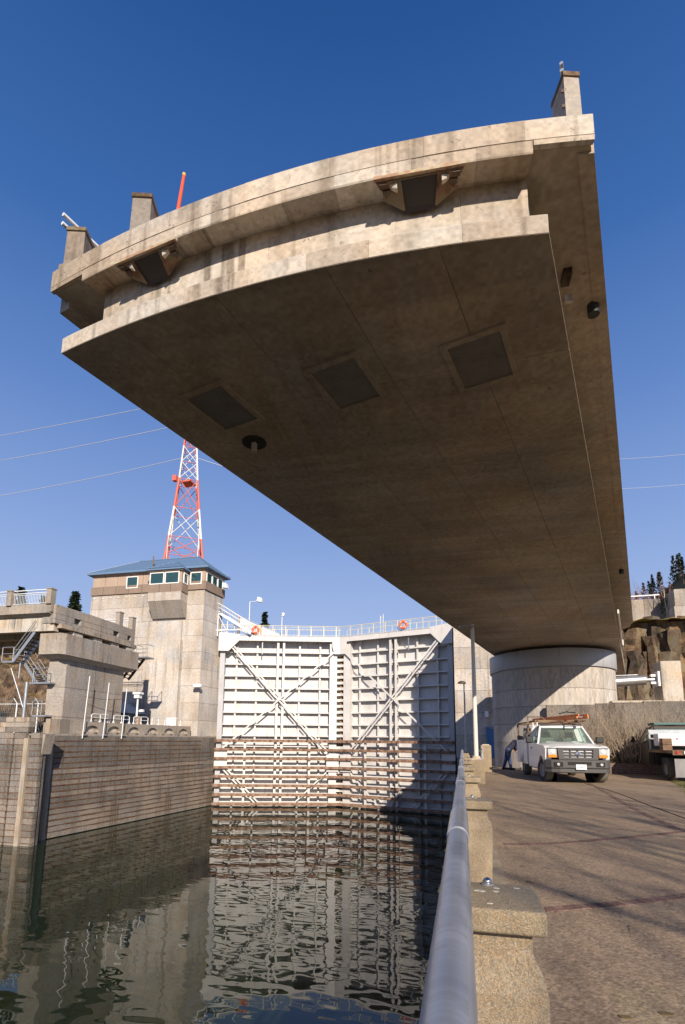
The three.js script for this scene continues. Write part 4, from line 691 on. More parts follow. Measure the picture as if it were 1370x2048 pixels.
function branches(seed, { n, h, spread, r0, depth = 2, kids = 3, up = .5, mult = .6 }) { // bare stems
  const r = rng(seed), S = [], Tw = [];
  const grow = (p, d, L, rad, lv) => { let q = p.clone(), dd = d.clone(), rr = rad; const seg = 3; for (let i = 0; i < seg; i++) { dd.add(V((r() - .5) * .35, up * .12 + (r() - .5) * .15, (r() - .5) * .35)).normalize(); const e = q.clone().addScaledVector(dd, L / seg); (lv ? Tw : S).push(bar(q, e, rr, lv ? 4 : 5, rr * .8)); rr *= .8; q = e; if (lv < depth && i > 0) for (let k = 0; k < kids; k++) { const a = r() * 6.283; grow(q, dd.clone().add(V(Math.cos(a) * .75, .1 + r() * .35, Math.sin(a) * .75)).normalize(), L * mult * (.6 + r() * .6), rr * .62, lv + 1); } } };
  for (let k = 0; k < n; k++) { const a = r() * 6.283, s = r() * spread; grow(V(Math.cos(a) * .12, 0, Math.sin(a) * .12), V(Math.cos(a) * s, 1, Math.sin(a) * s).normalize(), h * (.55 + r() * .35), r0 * (.7 + r() * .5), 0); }
  return [S, Tw];
}
function shrub(name, label, pos, opt, seed, group, ms = MAT.bark, mt = MAT.bark, cat = 'shrub') { const t = thing(name, label, cat, pos, { group }), [S, Tw] = branches(seed, opt); mesh('stem', S, ms, t); mesh('twig', Tw, mt, t); return t; }
const shOpt = { n: 26, h: 2.0, spread: 1.1, r0: .019, depth: 2, kids: 2, mult: .6 };
[[5.3, -26.35], [6.3, -26.5], [7.0, -26.1], [8.0, -26.55], [9.2, -26.4], [10.2, -26.6], [10.9, -26.2], [5.9, -25.9], [7.5, -25.8], [9.7, -25.9], [6.6, -26.8], [8.6, -26.8]].forEach(([x, z], i) => shrub('bare_shrub', 'leafless tan shrub in the planter against the retaining wall', [x, .3, z], { ...shOpt, h: 1.6 + (i % 3) * .3 }, 101 + i, 'leafless shrubs in the planter'));
[[15.6, 12.2, -52.5], [16.6, 12.4, -53.5], [17.6, 12.6, -53]].forEach(([x, y, z], i) => shrub('bare_tree', 'reddish leafless young tree on top of the cliff', [x, y, z], { n: 7, h: 2.6, spread: .6, r0: .03, depth: 2, kids: 3, mult: .6 }, 131 + i, 'reddish bare trees on the cliff', MAT.twigRed, MAT.twigRed, 'tree'));
shrub('bare_tree', 'pale slender leafless tree leaning on the cliff edge', [18.1, 12.2, -50.6], { n: 2, h: 3.9, spread: .25, r0: .05, depth: 2, kids: 2, mult: .45 }, 141, undefined, M('bark_white', [.5, .44, .38], {}), MAT.twigRed, 'tree');
{ const t = thing('green_shrub', 'green leafy shrub at the planter beside the flatbed truck', 'shrub', [8.55, .3, -25.95]), r = rng(151), arr = []; for (let k = 0; k < 620; k++) { const a = r() * 6.283, y = .15 + 1.35 * r(), rad = .62 * Math.sin(Math.min(1, y / 1.5) * 2.5 + .35) * Math.sqrt(r()); leafCard(arr, V(Math.cos(a) * rad, y, Math.sin(a) * rad), .05 + r() * .05, r); } const [S] = branches(152, { n: 9, h: 1.3, spread: .5, r0: .014, depth: 0, kids: 0 }); mesh('stem', S, MAT.bark, t); mesh('foliage', cards(arr), MAT.leaf, t); }
{ const t = thing('green_shrub', 'low sparse green shrub at the foot of the retaining wall', 'shrub', [6.9, .3, -25.85]), r = rng(155), arr = []; for (let k = 0; k < 300; k++) { const a = r() * 6.283, rad = .7 * Math.sqrt(r()); leafCard(arr, V(Math.cos(a) * rad, .05 + .35 * r(), Math.sin(a) * rad * .5), .04 + r() * .03, r); } mesh('foliage', cards(arr), M('leaf_olive', [.13, .13, .04], { side: true }), t); }
// leafless trees behind the camera whose shadows streak the paving
function bareTree(pos, h, seed, label) { const t = thing('bare_tree', label, 'tree', pos), [S, Tw] = branches(seed, { n: 1, h: h * .6, spread: .05, r0: .16, depth: 3, kids: 3, mult: .66, up: .2 }); mesh('trunk', S, MAT.barkD, t); mesh('limb', Tw, MAT.barkD, t); }
bareTree([9.4, 0, 9.5], 15, 161, 'tall leafless tree standing on the bank well behind the viewer'); bareTree([12, 0, 4], 15, 163, 'leafless tree beyond the lawn to the right of the viewer'); bareTree([13.5, 0, 12], 17, 167, 'broad leafless tree farther up the bank behind the viewer'); bareTree([7.6, 0, 13.5], 14, 169, 'small leafless tree on the bank behind the viewer'); bareTree([10.6, 0, 7], 12, 175, 'low spreading leafless tree on the bank beside the paving'); bareTree([14, 0, 7.5], 16, 177, 'forked leafless tree on the bank beside the lawn'); bareTree([15, 0, -2], 14, 173, 'leafless tree at the far side of the lawn');
shrub('scrub', 'tawny scrub below the steel cylinder beside the pier', [9.2, 2.6, -30.6], { n: 26, h: .9, spread: 1.1, r0: .012, depth: 1, kids: 2, mult: .6 }, 171, undefined, MAT.bark, M('twig_tawny', [.30, .2, .10], {}));

// ================= CLIFF AND WALLS ON THE RIGHT =================
{
  const r = rng(201), t = new THREE.Group(); t.name = 'cliff'; t.userData.kind = 'structure'; t.position.set(17, 0, -49); scene.add(t); origin.set(t, [17, 0, -49]);
  const column = (x, z, rad, y0, y1, m) => { const rings = [], n = 5, ph = r() * 6, lean = (r() - .5) * .05, seg = Math.max(4, Math.round((y1 - y0) / .9)); for (let i = 0; i <= seg; i++) { const y = y0 + (y1 - y0) * i / seg, f = 1 + (r() - .5) * .3, ox = (r() - .5) * .5 * rad + lean * (y - y0), oz = (r() - .5) * .5 * rad; rings.push(Array.from({ length: n }, (_, k) => { const a = -ph - k / n * 6.283, q = rad * f * (.7 + .6 * hash2(k, Math.floor(y * .7), Math.floor(x * 31))); return [x + ox + Math.cos(a) * q, y + (i === seg ? (r() - .5) * .25 : 0), z + oz + Math.sin(a) * q]; })); } mesh('rock_column', loft(rings), m, t); };
  const ms = [MAT.rock, MAT.rockB, MAT.rockC, MAT.rock, MAT.rockB];
  for (let row = 0; row < 5; row++) { let x = 10.5; while (x < 25) { const rad = .34 + r() * .5, top = (row === 0 ? 4.5 + 6.5 * r() : row === 1 ? 9.5 + 2.2 * r() : 11.3 + r() * .8) - (x > 19 ? .8 : 0); column(x, -46.9 - row * .6 - r() * 1.2, rad, -.2, top, ms[Math.floor(r() * 5)]); x += rad * (.75 + r() * .5); } }
  mesh('rock_backing', bx(15, 11.5, 4, 18, 5.6, -52), MAT.rockB, t);
  const tg = new THREE.PlaneGeometry(16, 7, 40, 16).rotateX(-Math.PI / 2), p = tg.attributes.position; for (let i = 0; i < p.count; i++) p.setY(i, .7 * n3(p.getX(i) * 1.3, p.getZ(i) * 1.3, 0, 33) + (p.getZ(i) < 1 ? .3 : -.1 * p.getZ(i))); tg.computeVertexNormals(); mesh('grassy_top', tg.translate(18, 11.55, -50.5), M('dry_moss', [.26, .21, .09], { tex: T.earth, bump: .05 }), t);
}
{ const t = thing('cliff_wall', 'mottled concrete wall with white pipe rail along the cliff top', 'wall', [16.5, 12, -52], { world: true }); for (let k = 0; k < 3; k++) mesh('wall_panel', bx(1.4 - .02, 3.0, .5, 14.6 + k * 1.4, 13.0, -52), k % 2 ? MAT.abut : MAT.wall, t); mesh('pipe_rail', [bar(V(15.2, 14.85, -51.9), V(18.1, 14.9, -51.9), .07), bar(V(15.3, 14.3, -51.9), V(15.3, 14.85, -51.9), .05), bar(V(17.7, 14.3, -51.9), V(17.7, 14.88, -51.9), .05)], MAT.white, t); }
{ const t = thing('cliff_block', 'square concrete block wall standing at the cliff edge on the right', 'wall', [19.6, 11.8, -50], { world: true }); mesh('upper_block', bx(4, 1.5, 1.5, 20.35, 13.9, -50), MAT.abut, t); mesh('lower_block', bx(4.1, 1.4, 1.6, 20.3, 12.42, -50), MAT.towerB, t); }
{ // anchor pylon with steel cylinder to the pier
  const t = thing('anchor_block', 'plain concrete block tower beside the cliff, holding the steel cylinder', 'pillar', [10.92, 0, -31.2]); mesh('block', rb(.98, 5.66, 1.2, 0, 2.86, 0, .03), MAT.concB, t); mesh('side_plate', bx(.06, 1.0, .5, .52, 4.6, .2), MAT.red, t);
  const q = thing('steel_cylinder', 'shiny steel buffer cylinder between the round pier and the anchor block', 'cylinder', [9.3, 4.5, -31.0], { world: true });
  mesh('barrel', [bar(V(8.0, 4.62, -31), V(9.75, 4.72, -31), .27, 20)], M('barrel_steel', [.62, .6, .58], { tex: T.steel, rough: .35, metal: .7 }), q); mesh('rod', [bar(V(9.75, 4.72, -31), V(10.3, 4.75, -31), .1, 12), bar(V(8.1, 4.98, -31), V(9.4, 5.02, -31), .03)], MAT.galv, q); mesh('clevis', [bx(.16, .8, .6, 10.38, 4.76, -31), bx(.4, .12, .3, 10.2, 4.95, -31), bx(.4, .12, .3, 10.2, 4.55, -31)], MAT.white, q);
}
{
  const t = thing('retaining_wall', 'weathered concrete retaining wall behind the leafless shrubs', 'wall', [7.4, 0, -27.3], { world: true });
  [[4.05, 6.3, 3.16], [6.3, 8.4, 3.22], [8.4, 10.4, 3.3]].forEach(([a, b, h], i) => { mesh('wall_panel', bx(b - a - .02, h * .52, .28, (a + b) / 2, h * .26, -27.29), M('retaining_dark', [.17, .135, .11], { tex: T.wall, bump: .01 }), t); mesh('wall_panel', bx(b - a - .02, h * .48 - .015, .28, (a + b) / 2, h * .76, -27.295), MAT.wallB, t); });
  mesh('coping', bx(5.2, .1, .5, 9.9, 3.36, -28.4), MAT.concB, t); mesh('rear_wall', bx(6, 3.3, .3, 10, 1.65, -28.4), MAT.abut, t);
}
{ // brick planter kerb
  const t = thing('planter_wall', 'low red brick planter wall in front of the shrubs', 'wall', [8, 0, -25.4], { world: true }), r = rng(211), bm = [MAT.brick, MAT.brickB, MAT.brickC], g = rb(.215, .068, .10, 0, 0, 0, .006);
  for (let row = 0; row < 6; row++) for (let k = 0; k < 30; k++) { const o = mesh('brick', g.clone().translate(5.3 + k * .225 + (row % 2) * .11, .04 + row * .078, -25.35 + (r() - .5) * .006), bm[Math.floor(r() * 3)], t); }
  mesh('mortar', bx(6.7, .46, .09, 8.6, .22, -25.355), M('mortar', [.36, .32, .28], {}), t);
}
structure('planter_soil', bx(6.8, .3, 1.8, 8.2, .15, -26.32), M('soil', [.14, .10, .07], { tex: T.earth, bump: .02 }));

// ================= GUARD RAIL, PAVING BANDS, SMALL THINGS =================
{
  const t = thing('guard_post', 'pale aggregate concrete guard post with slab cap under the pipe rail', 'post', [.08, 0, -1.97], { group: 'guard posts along the pipe rail' });
  const R4 = (w, d, y) => [[-w / 2, y, -d / 2], [-w / 2, y, d / 2], [w / 2, y, d / 2], [w / 2, y, -d / 2]];
  mesh('shaft', loft([R4(.262, .34, 0), R4(.305, .38, .60), R4(.28, .34, .655), R4(.235, .25, .70), R4(.235, .25, .76)]), MAT.agg, t);
  const cap = mesh('cap', rb(.325, .075, .33, 0, .798, 0, .014), M('cap_aggregate', [.35, .305, .25], { tex: T.agg, bump: .003 }), t);
  const rs = rng(9), sp = []; for (let k = 0; k < 10; k++) { const p = [], cx = -.13 + rs() * .27, cz = -.13 + rs() * .27, q = .004 + rs() * .008; for (let i = 0; i < 9; i++) { const a = i / 9 * 6.283; p.push([cx + Math.cos(a) * q * (.6 + rs() * .8) * 1.5, cz + Math.sin(a) * q * (.5 + rs() * .7)]); } sp.push(plan(p, .8345, .8372)); } mesh('lichen_spot', sp, M('lichen', [.50, .47, .42], {}), cap);
  const b = mesh('bolt', new THREE.SphereGeometry(.017, 14, 10).scale(1, .9, 1).translate(-.005, .846, -.13), M('bolt_steel', [.75, .72, .70], { rough: .18, metal: 1 }), t); mesh('washer', cyl(.024, .024, .006, -.005, .835, -.13, 14), MAT.galv, b);
  mesh('saddle', [bx(.05, .03, .12, -.11, .842, 0)], MAT.galv, t);
  for (let k = 1; k < 9; k++) copyOf(t, [.08, 0, -1.97 - k * 3.08], 0, null, 'guard_post');
}
{
  const t = thing('guard_rail', 'long grey steel pipe guard rail with sleeves running beside the lock', 'railing', [-.035, .9, -10], { world: true }), y = .902, x = -.035;
  for (let k = -1; k < 9; k++) { const z0 = .35 - k * 3.08, z1 = z0 - 3.06; const pb = mesh('pipe', bar(V(x, y, z0 > 3 ? 3 : z0), V(x, y, z1), .047, 36), MAT.pipe, t); mesh('sleeve', bar(V(x, y, z1 + .06), V(x, y, z1 - .72), .0535, 36), M('sleeve_pipe', [.72, .74, .78], { tex: T.steel, rough: .4, metal: .75 }), pb); }
  mesh('lower_pipe', bar(V(-.07, .42, 3), V(-.07, .42, -27), .03, 14), MAT.galv, t);
}
{ // brick soldier bands let into the paving
  const bm = [MAT.brick, MAT.brickB, MAT.brickC], r = rng(221), g0 = rb(.098, .05, .115, 0, 0, 0, .005);
  const band = (label, pts) => { const c = new THREE.CatmullRomCurve3(pts.map(([x, z]) => V(x, 0, z))), L = c.getLength(), n = Math.min(290, Math.floor(L / .106)), m = c.getPoint(.5), t = thing('brick_band', label, 'paving', [m.x, 0, m.z], { world: true }); for (let k = 0; k < n; k++) { const p = c.getPointAt((k + .5) / n), d = c.getTangentAt((k + .5) / n); mesh('brick', g0.clone().rotateY(Math.atan2(-d.z, d.x)).translate(p.x, -.0195 + (r() - .5) * .002, p.z), bm[Math.floor(r() * 3)], t); } };
  band('curved band of red bricks across the paving by the first guard post', [[.5, -4.72], [1.2, -5.08], [1.93, -5.52], [3.0, -6.3], [4.4, -7.6]]);
  band('curved band of red bricks across the middle of the paving', [[.5, -7.55], [1.0, -7.7], [2.2, -8.5], [3.36, -9.4], [4.6, -10.7]]);
  band('straight band of red bricks beside the lawn edge', [[3.3, -9.5], [3.45, -12.4], [3.75, -15.5], [4.25, -21]]);
  solo('paving_joint', 'dark open joint in the paving running towards the pickup truck', 'joint', [tube([V(3.9, .002, -10.5), V(3.95, .002, -13), V(4.05, .002, -16), V(3.9, .002, -19)], .012, 5, 30)], M('joint_dirt', [.06, .05, .04], {}));
}
structure('lawn', plan([[3.9, -10.2], [5.2, -14], [6.5, -17.8], [7.2, -21.2], [70, -21], [70, 40], [7, 40], [4.9, -5]], -.05, .008), M('lawn_soil', [.15, .13, .06], { tex: T.earth, bump: .03 }));  // unseen stretch added beyond the visible patch to cut bounce on the soffit
{ const r = rng(231), g = new THREE.BufferGeometry(); g.setAttribute('position', new THREE.Float32BufferAttribute([-.006, 0, 0, .006, 0, 0, 0, .06, .015], 3)); g.computeVertexNormals(); const n = 9000, im = new THREE.InstancedMesh(g, M('grass_blade', [.15, .16, .05], { side: true }), n), d = new THREE.Object3D(); for (let k = 0; k < n; k++) { const z = -10.4 - r() * 10.5, xm = 3.9 + (-10.2 - z) * .31, x = xm + r() * 5; d.position.set(x, .006, z); d.rotation.set((r() - .5) * .8, r() * 6.28, 0); d.scale.setScalar(.5 + r() * .7); d.updateMatrix(); im.setMatrixAt(k, d.matrix); } im.name = 'grass'; im.userData.kind = 'stuff'; tag(im, 'short winter grass on the lawn beside the paving', 'grass'); scene.add(im); }
{ const r = rng(241); for (let k = 0; k < 14; k++) { const x = .45 + r() * 1.6, z = -2.2 - r() * 7, a = r() * 6.28, L = .04 + r() * .1; const pts = [V(x, .006, z), V(x + Math.cos(a) * L * .5, .012, z + Math.sin(a) * L * .5 + .01), V(x + Math.cos(a) * L, .006, z + Math.sin(a) * L)]; solo('fallen_twig', 'small dry twig lying on the paving', 'twig', tube(pts, .0025, 5, 6), MAT.barkD, 'twigs on the paving'); }
  for (let k = 0; k < 8; k++) { const x = .42 + r() * 1.2, z = -2.0 - r() * 5, s = .012 + r() * .012; const p = []; for (let i = 0; i < 8; i++) { const a = i / 8 * 6.283; p.push([x + Math.cos(a) * s * 1.5, z + Math.sin(a) * s * (.6 + r() * .5)]); } solo('fallen_leaf', 'small dark leaf scrap lying on the paving', 'leaf', plan(p, .002, .006), M('dead_leaf', [.12, .085, .035], {}), 'leaf scraps on the paving'); } }
{ // tall lamp
  const t = thing('lamp_post', 'tall pale lamp post with round disc lamp under the bridge', 'lamp', [.42, .76, -17.9]); mesh('base', [cyl(.16, .12, .12, 0, 0, 0, 14), bx(.34, .04, .34, 0, .02, 0)], MAT.concB, t); mesh('pole', cyl(.075, .06, 4.45, 0, .1, 0, 14), M('pole_cream', [.68, .62, .54], { rough: .5 }), t); mesh('lamp_disc', [cyl(.26, .26, .07, -.19, 4.42, 0, 24), cyl(.05, .05, .2, -.1, 4.45, 0, 8)], M('lamp_tan', [.3, .25, .2], { rough: .5 }), t); mesh('plinth', rb(.5, .78, .5, 0, -.385, 0, .02), MAT.agg, t);
  const q = thing('lamp_post', 'slim grey lamp post before the concrete monolith', 'lamp', [.2, 0, -39]); mesh('pole', cyl(.07, .055, 5.6, 0, 0, 0, 10), MAT.galv, q); mesh('lamp_head', [new THREE.SphereGeometry(.24, 14, 8, 0, 6.3, 0, 1.6).scale(1.3, .8, 1).translate(-.15, 5.55, 0)], MAT.darkSteel, q);
}
{ const t = thing('stone_block', 'square aggregate concrete block beside the end of the rail', 'block', [1.0, 0, -24.6]); mesh('block', rb(.46, 1.18, .46, 0, .59, 0, .03), MAT.agg, t); mesh('block_top', loft([[[-.2, 1.17, -.2], [-.2, 1.17, .2], [.2, 1.17, .2], [.2, 1.17, -.2]], [[-.12, 1.23, -.1], [-.12, 1.23, .1], [.12, 1.23, .1], [.12, 1.23, -.1]]]), MAT.concB, t); }
{ const t = thing('sign_post', 'slanted dark information panel on a grey post by the concrete block', 'sign', [.78, 0, -22.6]); mesh('post', rb(.07, 1.12, .07, 0, .56, 0, .01), MAT.galv, t); mesh('panel', hexa([[-.42, .72, -.5], [-.42, .72, .2], [-.0, 1.02, .2], [-.0, 1.02, -.5], [-.44, .76, -.5], [-.44, .76, .2], [-.02, 1.06, .2], [-.02, 1.06, -.5]]), MAT.darkSteel, t); mesh('bracket', [bar(V(0, .7, 0), V(-.3, .72, -.1), .02)], MAT.galv, t); }
{ const t = thing('sawhorse', 'low wooden trestle beside the man at the pickup', 'trestle', [3.0, 0, -27.2]); mesh('top_board', bx(.62, .06, .1, 0, .5, 0), MAT.brick, t); for (const s of [-1, 1]) mesh('leg', [bar(V(s * .25, .48, 0), V(s * .28, 0, .12), .018), bar(V(s * .25, .48, 0), V(s * .28, 0, -.12), .018)], MAT.bark, t); }

// ================= PICKUP TRUCKS =================
function wheel(parent, x, y, z, R, w, steer, out) {
  const put = g => g.rotateZ(Math.PI / 2).rotateY(steer).translate(x, y, z), L = pts => new THREE.LatheGeometry(pts.map(p => new THREE.Vector2(...p)), 36);
  const tw = mesh('wheel', put(L([[R * .6, -w / 2], [R * .92, -w / 2], [R, -w * .36], [R, w * .36], [R * .92, w / 2], [R * .6, w / 2]])), MAT.tread, parent);
  mesh('sidewall', put(new THREE.RingGeometry(R * .58, R * .93, 32).rotateX(out > 0 ? Math.PI / 2 : -Math.PI / 2).translate(0, -out * (w / 2 + .004), 0)), MAT.rubber, tw);
  mesh('rim', put(L([[0, -out * w * .30], [R * .22, -out * w * .42], [R * .3, -out * w * .3], [R * .52, -out * w * .34], [R * .6, -out * w * .5]])), M('rim_steel', [.22, .22, .24], { rough: .5, metal: .5, side: true }), tw);
  return tw;
}
function seatsAndWheel(t, y, z, m) { for (const s of [-1, 1]) mesh('seat', [rb(.52, .62, .16, s * .42, y + .25, z, .06), rb(.28, .2, .12, s * .42, y + .66, z, .04)], m, t); mesh('steering_wheel', new THREE.TorusGeometry(.19, .018, 8, 24).rotateX(-.9).translate(.42, y + .28, z + .62), MAT.black, t); }
{
  const t = thing('pickup_truck', 'white utility pickup with ladder rack and orange ladder, front to the viewer', 'truck', [3.56, 0, -21.6], { turn: 3 * RAD }); t.scale.setScalar(1.01);
  const P = MAT.truckWhite, arch = (zc, R) => Array.from({ length: 13 }, (_, i) => { const a = Math.PI * i / 12; return [zc + Math.cos(a) * R, .42 + Math.sin(a) * R]; });
  // front half: fenders, doors, hood
  for (const s of [-1, 1]) {
    const x0 = s > 0 ? .80 : -1.0, x1 = x0 + .2;
    mesh('fender', side([[2.66, .80], [2.72, 1.12], [2.45, 1.22], [1.25, 1.28], [1.25, .42], [1.44, .42], ...arch(1.94, .47).reverse().slice(1, -1), [2.43, .5]], x0, x1), P, t);
    const dr = mesh('door', side([[1.23, .42], [1.23, 1.29], [.1, 1.30], [.1, .42]], s > 0 ? .83 : -1.0, s > 0 ? 1.0 : -.83), P, t); mesh('door_handle', bx(.03, .04, .16, s * 1.015, 1.12, .28), MAT.black, dr);
    mesh('rear_pillar_panel', side([[.08, .42], [.08, 1.30], [-.42, 1.30], [-.42, .42]], s > 0 ? .83 : -1.0, s > 0 ? 1.0 : -.83), P, t);
    mesh('mirror', [rb(.26, .24, .12, s * 1.2, 1.42, 1.02, .05), bar(V(s * 1.0, 1.34, 1.0), V(s * 1.15, 1.38, 1.02), .025)], MAT.black, t);
  }
  const hr = (z, w, y, c) => [[-w, y - .12, z], [-w * .97, y - .03, z], [-w * .6, y + c * .6, z], [0, y + c, z], [w * .6, y + c * .6, z], [w * .97, y - .03, z], [w, y - .12, z], [w, y - .3, z], [-w, y - .3, z]];
  mesh('hood', softLoft([hr(2.76, .86, 1.13, .05), hr(2.62, .93, 1.19, .05), hr(2.0, .96, 1.27, .05), hr(1.18, .95, 1.32, .04)].map(q => q.slice().reverse())), P, t);
  // cab: pillars, roof, glass
  const roofY = 1.93; mesh('roof', softLoft([[.66, .66, roofY - .04], [.60, .69, roofY + .0], [.1, .72, roofY + .03], [-.38, .70, roofY]].map(([z, w, y]) => [[-w - .05, y - .06, z], [-w, y, z], [0, y + .02, z], [w, y, z], [w + .05, y - .06, z]].reverse())), P, t);
  for (const s of [-1, 1]) { mesh('pillar', [beam(V(s * .93, 1.28, 1.22), V(s * .72, 1.90, .62), .06, .07), beam(V(s * .93, 1.28, -.36), V(s * .74, 1.9, -.36), .07, .16), beam(V(s * .95, 1.28, .12), V(s * .75, 1.9, .12), .04, .07)], P, t); mesh('side_window', hexa([[s * .94 - .005, 1.3, .14], [s * .94 + .005, 1.3, .14], [s * .94 + .005, 1.3, 1.15], [s * .94 - .005, 1.3, 1.15], [s * .745 - .005, 1.88, .14], [s * .745 + .005, 1.88, .14], [s * .745 + .005, 1.88, .62], [s * .745 - .005, 1.88, .62]]), MAT.glass, t); }
  mesh('windshield', hexa([[-.9, 1.29, 1.22], [-.9, 1.30, 1.235], [.9, 1.30, 1.235], [.9, 1.29, 1.22], [-.70, 1.88, .64], [-.70, 1.89, .655], [.70, 1.89, .655], [.70, 1.88, .64]]), MAT.glass, t);
  mesh('wiper', [bar(V(-.6, 1.31, 1.26), V(.05, 1.36, 1.2), .012), bar(V(.0, 1.31, 1.26), V(.65, 1.36, 1.2), .012)], MAT.black, t);
  mesh('rear_window', bx(1.3, .4, .01, 0, 1.62, -.40), MAT.glass, t); mesh('cab_back', [bx(1.86, .55, .05, 0, 1.15, -.42), bx(1.6, .12, .05, 0, 1.86, -.4)], P, t);
  mesh('dashboard', bx(1.7, .2, .45, 0, 1.18, .95), MAT.black, t); seatsAndWheel(t, .95, .05, M('seat_grey', [.20, .19, .17], {})); mesh('cab_floor', bx(1.7, .5, 2.2, 0, .7, .5), MAT.black, t); mesh('papers', [rb(.35, .08, .25, -.45, 1.32, .95, .02), rb(.3, .1, .25, .4, 1.33, .95, .02)], MAT.white, t);
  // face
  const gr = mesh('grille', face([[-.60, .78], [.60, .78], [.64, 1.16], [-.64, 1.16]], 2.70, 2.84, [[[-.45, .84], [.45, .84], [.47, 1.10], [-.47, 1.10]]]), MAT.greyLt, t);
  mesh('grille_bar', [bx(.94, .04, .06, 0, .925, 2.79), bx(.94, .04, .06, 0, 1.015, 2.79), ...[-.23, 0, .23].map(x => bx(.03, .27, .06, x, .97, 2.79))], MAT.greyLt, gr); mesh('grille_back', bx(.95, .3, .02, 0, .97, 2.72), MAT.dark, gr); const bd = mesh('badge', cyl(.065, .065, .02, 0, 0, 0, 24).rotateX(Math.PI / 2).scale(1.25, .5, 1).translate(0, .97, 2.835), M('badge_silver', [.75, .75, .78], { rough: .3, metal: .6 }), gr); mesh('badge_oval', cyl(.052, .052, .02, 0, 0, 0, 24).rotateX(Math.PI / 2).scale(1.25, .45, 1).translate(0, .97, 2.843), M('badge_blue', [.05, .09, .28], { rough: .3 }), bd);
  for (const s of [-1, 1]) { const h = mesh('headlight', face([[s * .66, .93], [s * .92, .93], [s * .93, 1.12], [s * .66, 1.12]].sort((a, b) => 0), 2.66, 2.79), MAT.lens, t); mesh('bulb_reflector', new THREE.SphereGeometry(.075, 12, 8).scale(1, 1, .4).translate(s * .78, 1.04, 2.785), MAT.white, h); mesh('turn_signal', bx(.26, .085, .14, s * .79, .885, 2.72), MAT.amber, h); mesh('headlight_frame', [bx(.30, .03, .1, s * .79, 1.135, 2.72), bx(.03, .3, .1, s * .645, .98, 2.74)], MAT.black, h); }
  const bp = [[-1.01, 2.42], [-1.0, 2.72], [-.86, 2.88], [-.6, 2.95], [.6, 2.95], [.86, 2.88], [1.0, 2.72], [1.01, 2.42]].map(([x, z]) => [x, z]).reverse();
  const bu = mesh('bumper', [plan(bp, .50, .77, .02), plan(bp.map(([x, z]) => [x * .99, z - .05]), .36, .50, .01)], MAT.greyLt, t);
  mesh('bumper_recess', [bx(.72, .1, .04, 0, .66, 2.945), bx(.26, .13, .05, -.64, .63, 2.94, -.15), bx(.26, .13, .05, .64, .63, 2.94, .15)], MAT.dark, bu); for (const s of [-1, 1]) mesh('fog_lamp', cyl(.045, .045, .03, 0, 0, 0, 14).rotateX(Math.PI / 2).translate(s * .66, .63, 2.965), MAT.lens, bu);
  const pl = mesh('licence_plate', bx(.32, .165, .012, .04, .545, 2.965), MAT.white, t);
  { const c = document.createElement('canvas'); c.width = 256; c.height = 128; const g = c.getContext('2d'); g.fillStyle = '#dcdce2'; g.fillRect(0, 0, 256, 128); g.fillStyle = '#6d7288'; g.font = 'bold 62px sans-serif'; g.fillText('78613', 62, 92); g.fillStyle = '#7f8aa0'; g.fillRect(16, 60, 22, 34); const tx = new THREE.CanvasTexture(c); tx.colorSpace = THREE.SRGBColorSpace; const pm = new THREE.MeshStandardMaterial({ map: tx, roughness: .6 }); const o = new THREE.Mesh(new THREE.PlaneGeometry(.30, .15).translate(.04, .545, 2.974), pm); o.name = 'plate_print'; o.castShadow = o.receiveShadow = true; pl.add(o); }
  mesh('underbody', [bx(1.5, .25, 5.4, 0, .45, -.2), bar(V(-.9, .4, 1.94), V(.9, .4, 1.94), .06), bar(V(-.9, .4, -1.75), V(.9, .4, -1.75), .08)], MAT.black, t);
  for (const s of [-1, 1]) { wheel(t, s * .86, .39, 1.94, .39, .25, .22, s); wheel(t, s * .86, .39, -1.75, .39, .25, 0, s); mesh('wheel_well', new THREE.CylinderGeometry(.47, .47, .3, 24, 1, false, 0, Math.PI).rotateZ(Math.PI / 2).rotateX(-Math.PI / 2).translate(s * .66, .42, 1.94), MAT.dark, t); }
  // utility body with side bins, rack and ladder
  for (const s of [-1, 1]) { const x = s * .86; const bin = mesh('side_bin', side([[-.52, .48], [-.52, 1.42], [-3.05, 1.42], [-3.05, .48], [-2.26, .48], ...arch(-1.75, .47).reverse().map(([z, y]) => [z, y]).slice(1, -1).reverse(), [-1.24, .48]].map(p => p), s > 0 ? .68 : -1.03, s > 0 ? 1.03 : -.68), P, t); for (const [z0, z1] of [[-.56, -1.2], [-2.3, -3.0]]) mesh('bin_door', bx(.015, .82, Math.abs(z1 - z0) - .02, s * 1.035, .95, (z0 + z1) / 2), P, bin); mesh('bin_door', bx(.015, .36, 1.0, s * 1.035, 1.2, -1.75), P, bin); }
  mesh('bed_floor', bx(1.4, .1, 2.5, 0, .75, -1.8), MAT.greyPl, t); mesh('tailgate', bx(1.4, .6, .06, 0, 1.05, -3.03), P, t);
  const rk = MAT.rustSteel, rack = []; for (const s of [-1, 1]) { for (const z of [-.58, -2.9]) rack.push(beam(V(s * .95, 1.42, z), V(s * .95, 2.12, z), .05, .05)); rack.push(beam(V(s * .95, 2.12, -3.0), V(s * .80, 2.12, .7), .05, .05)); } for (const z of [.6, -.58, -1.8, -2.9]) rack.push(beam(V(-.9, 2.12, z), V(.9, 2.12, z), .05, .06)); rack.push(beam(V(-.95, 2.32, -.6), V(-.45, 2.32, -.6), .04, .04), beam(V(-.95, 2.12, -.6), V(-.95, 2.34, -.6), .04, .04), beam(V(-.45, 2.34, -.6), V(-.2, 2.12, -.6), .04, .04)); mesh('ladder_rack', rack, rk, t); mesh('rack_crossbar', bx(1.5, .05, .06, 0, 2.0, .5), MAT.black, t);
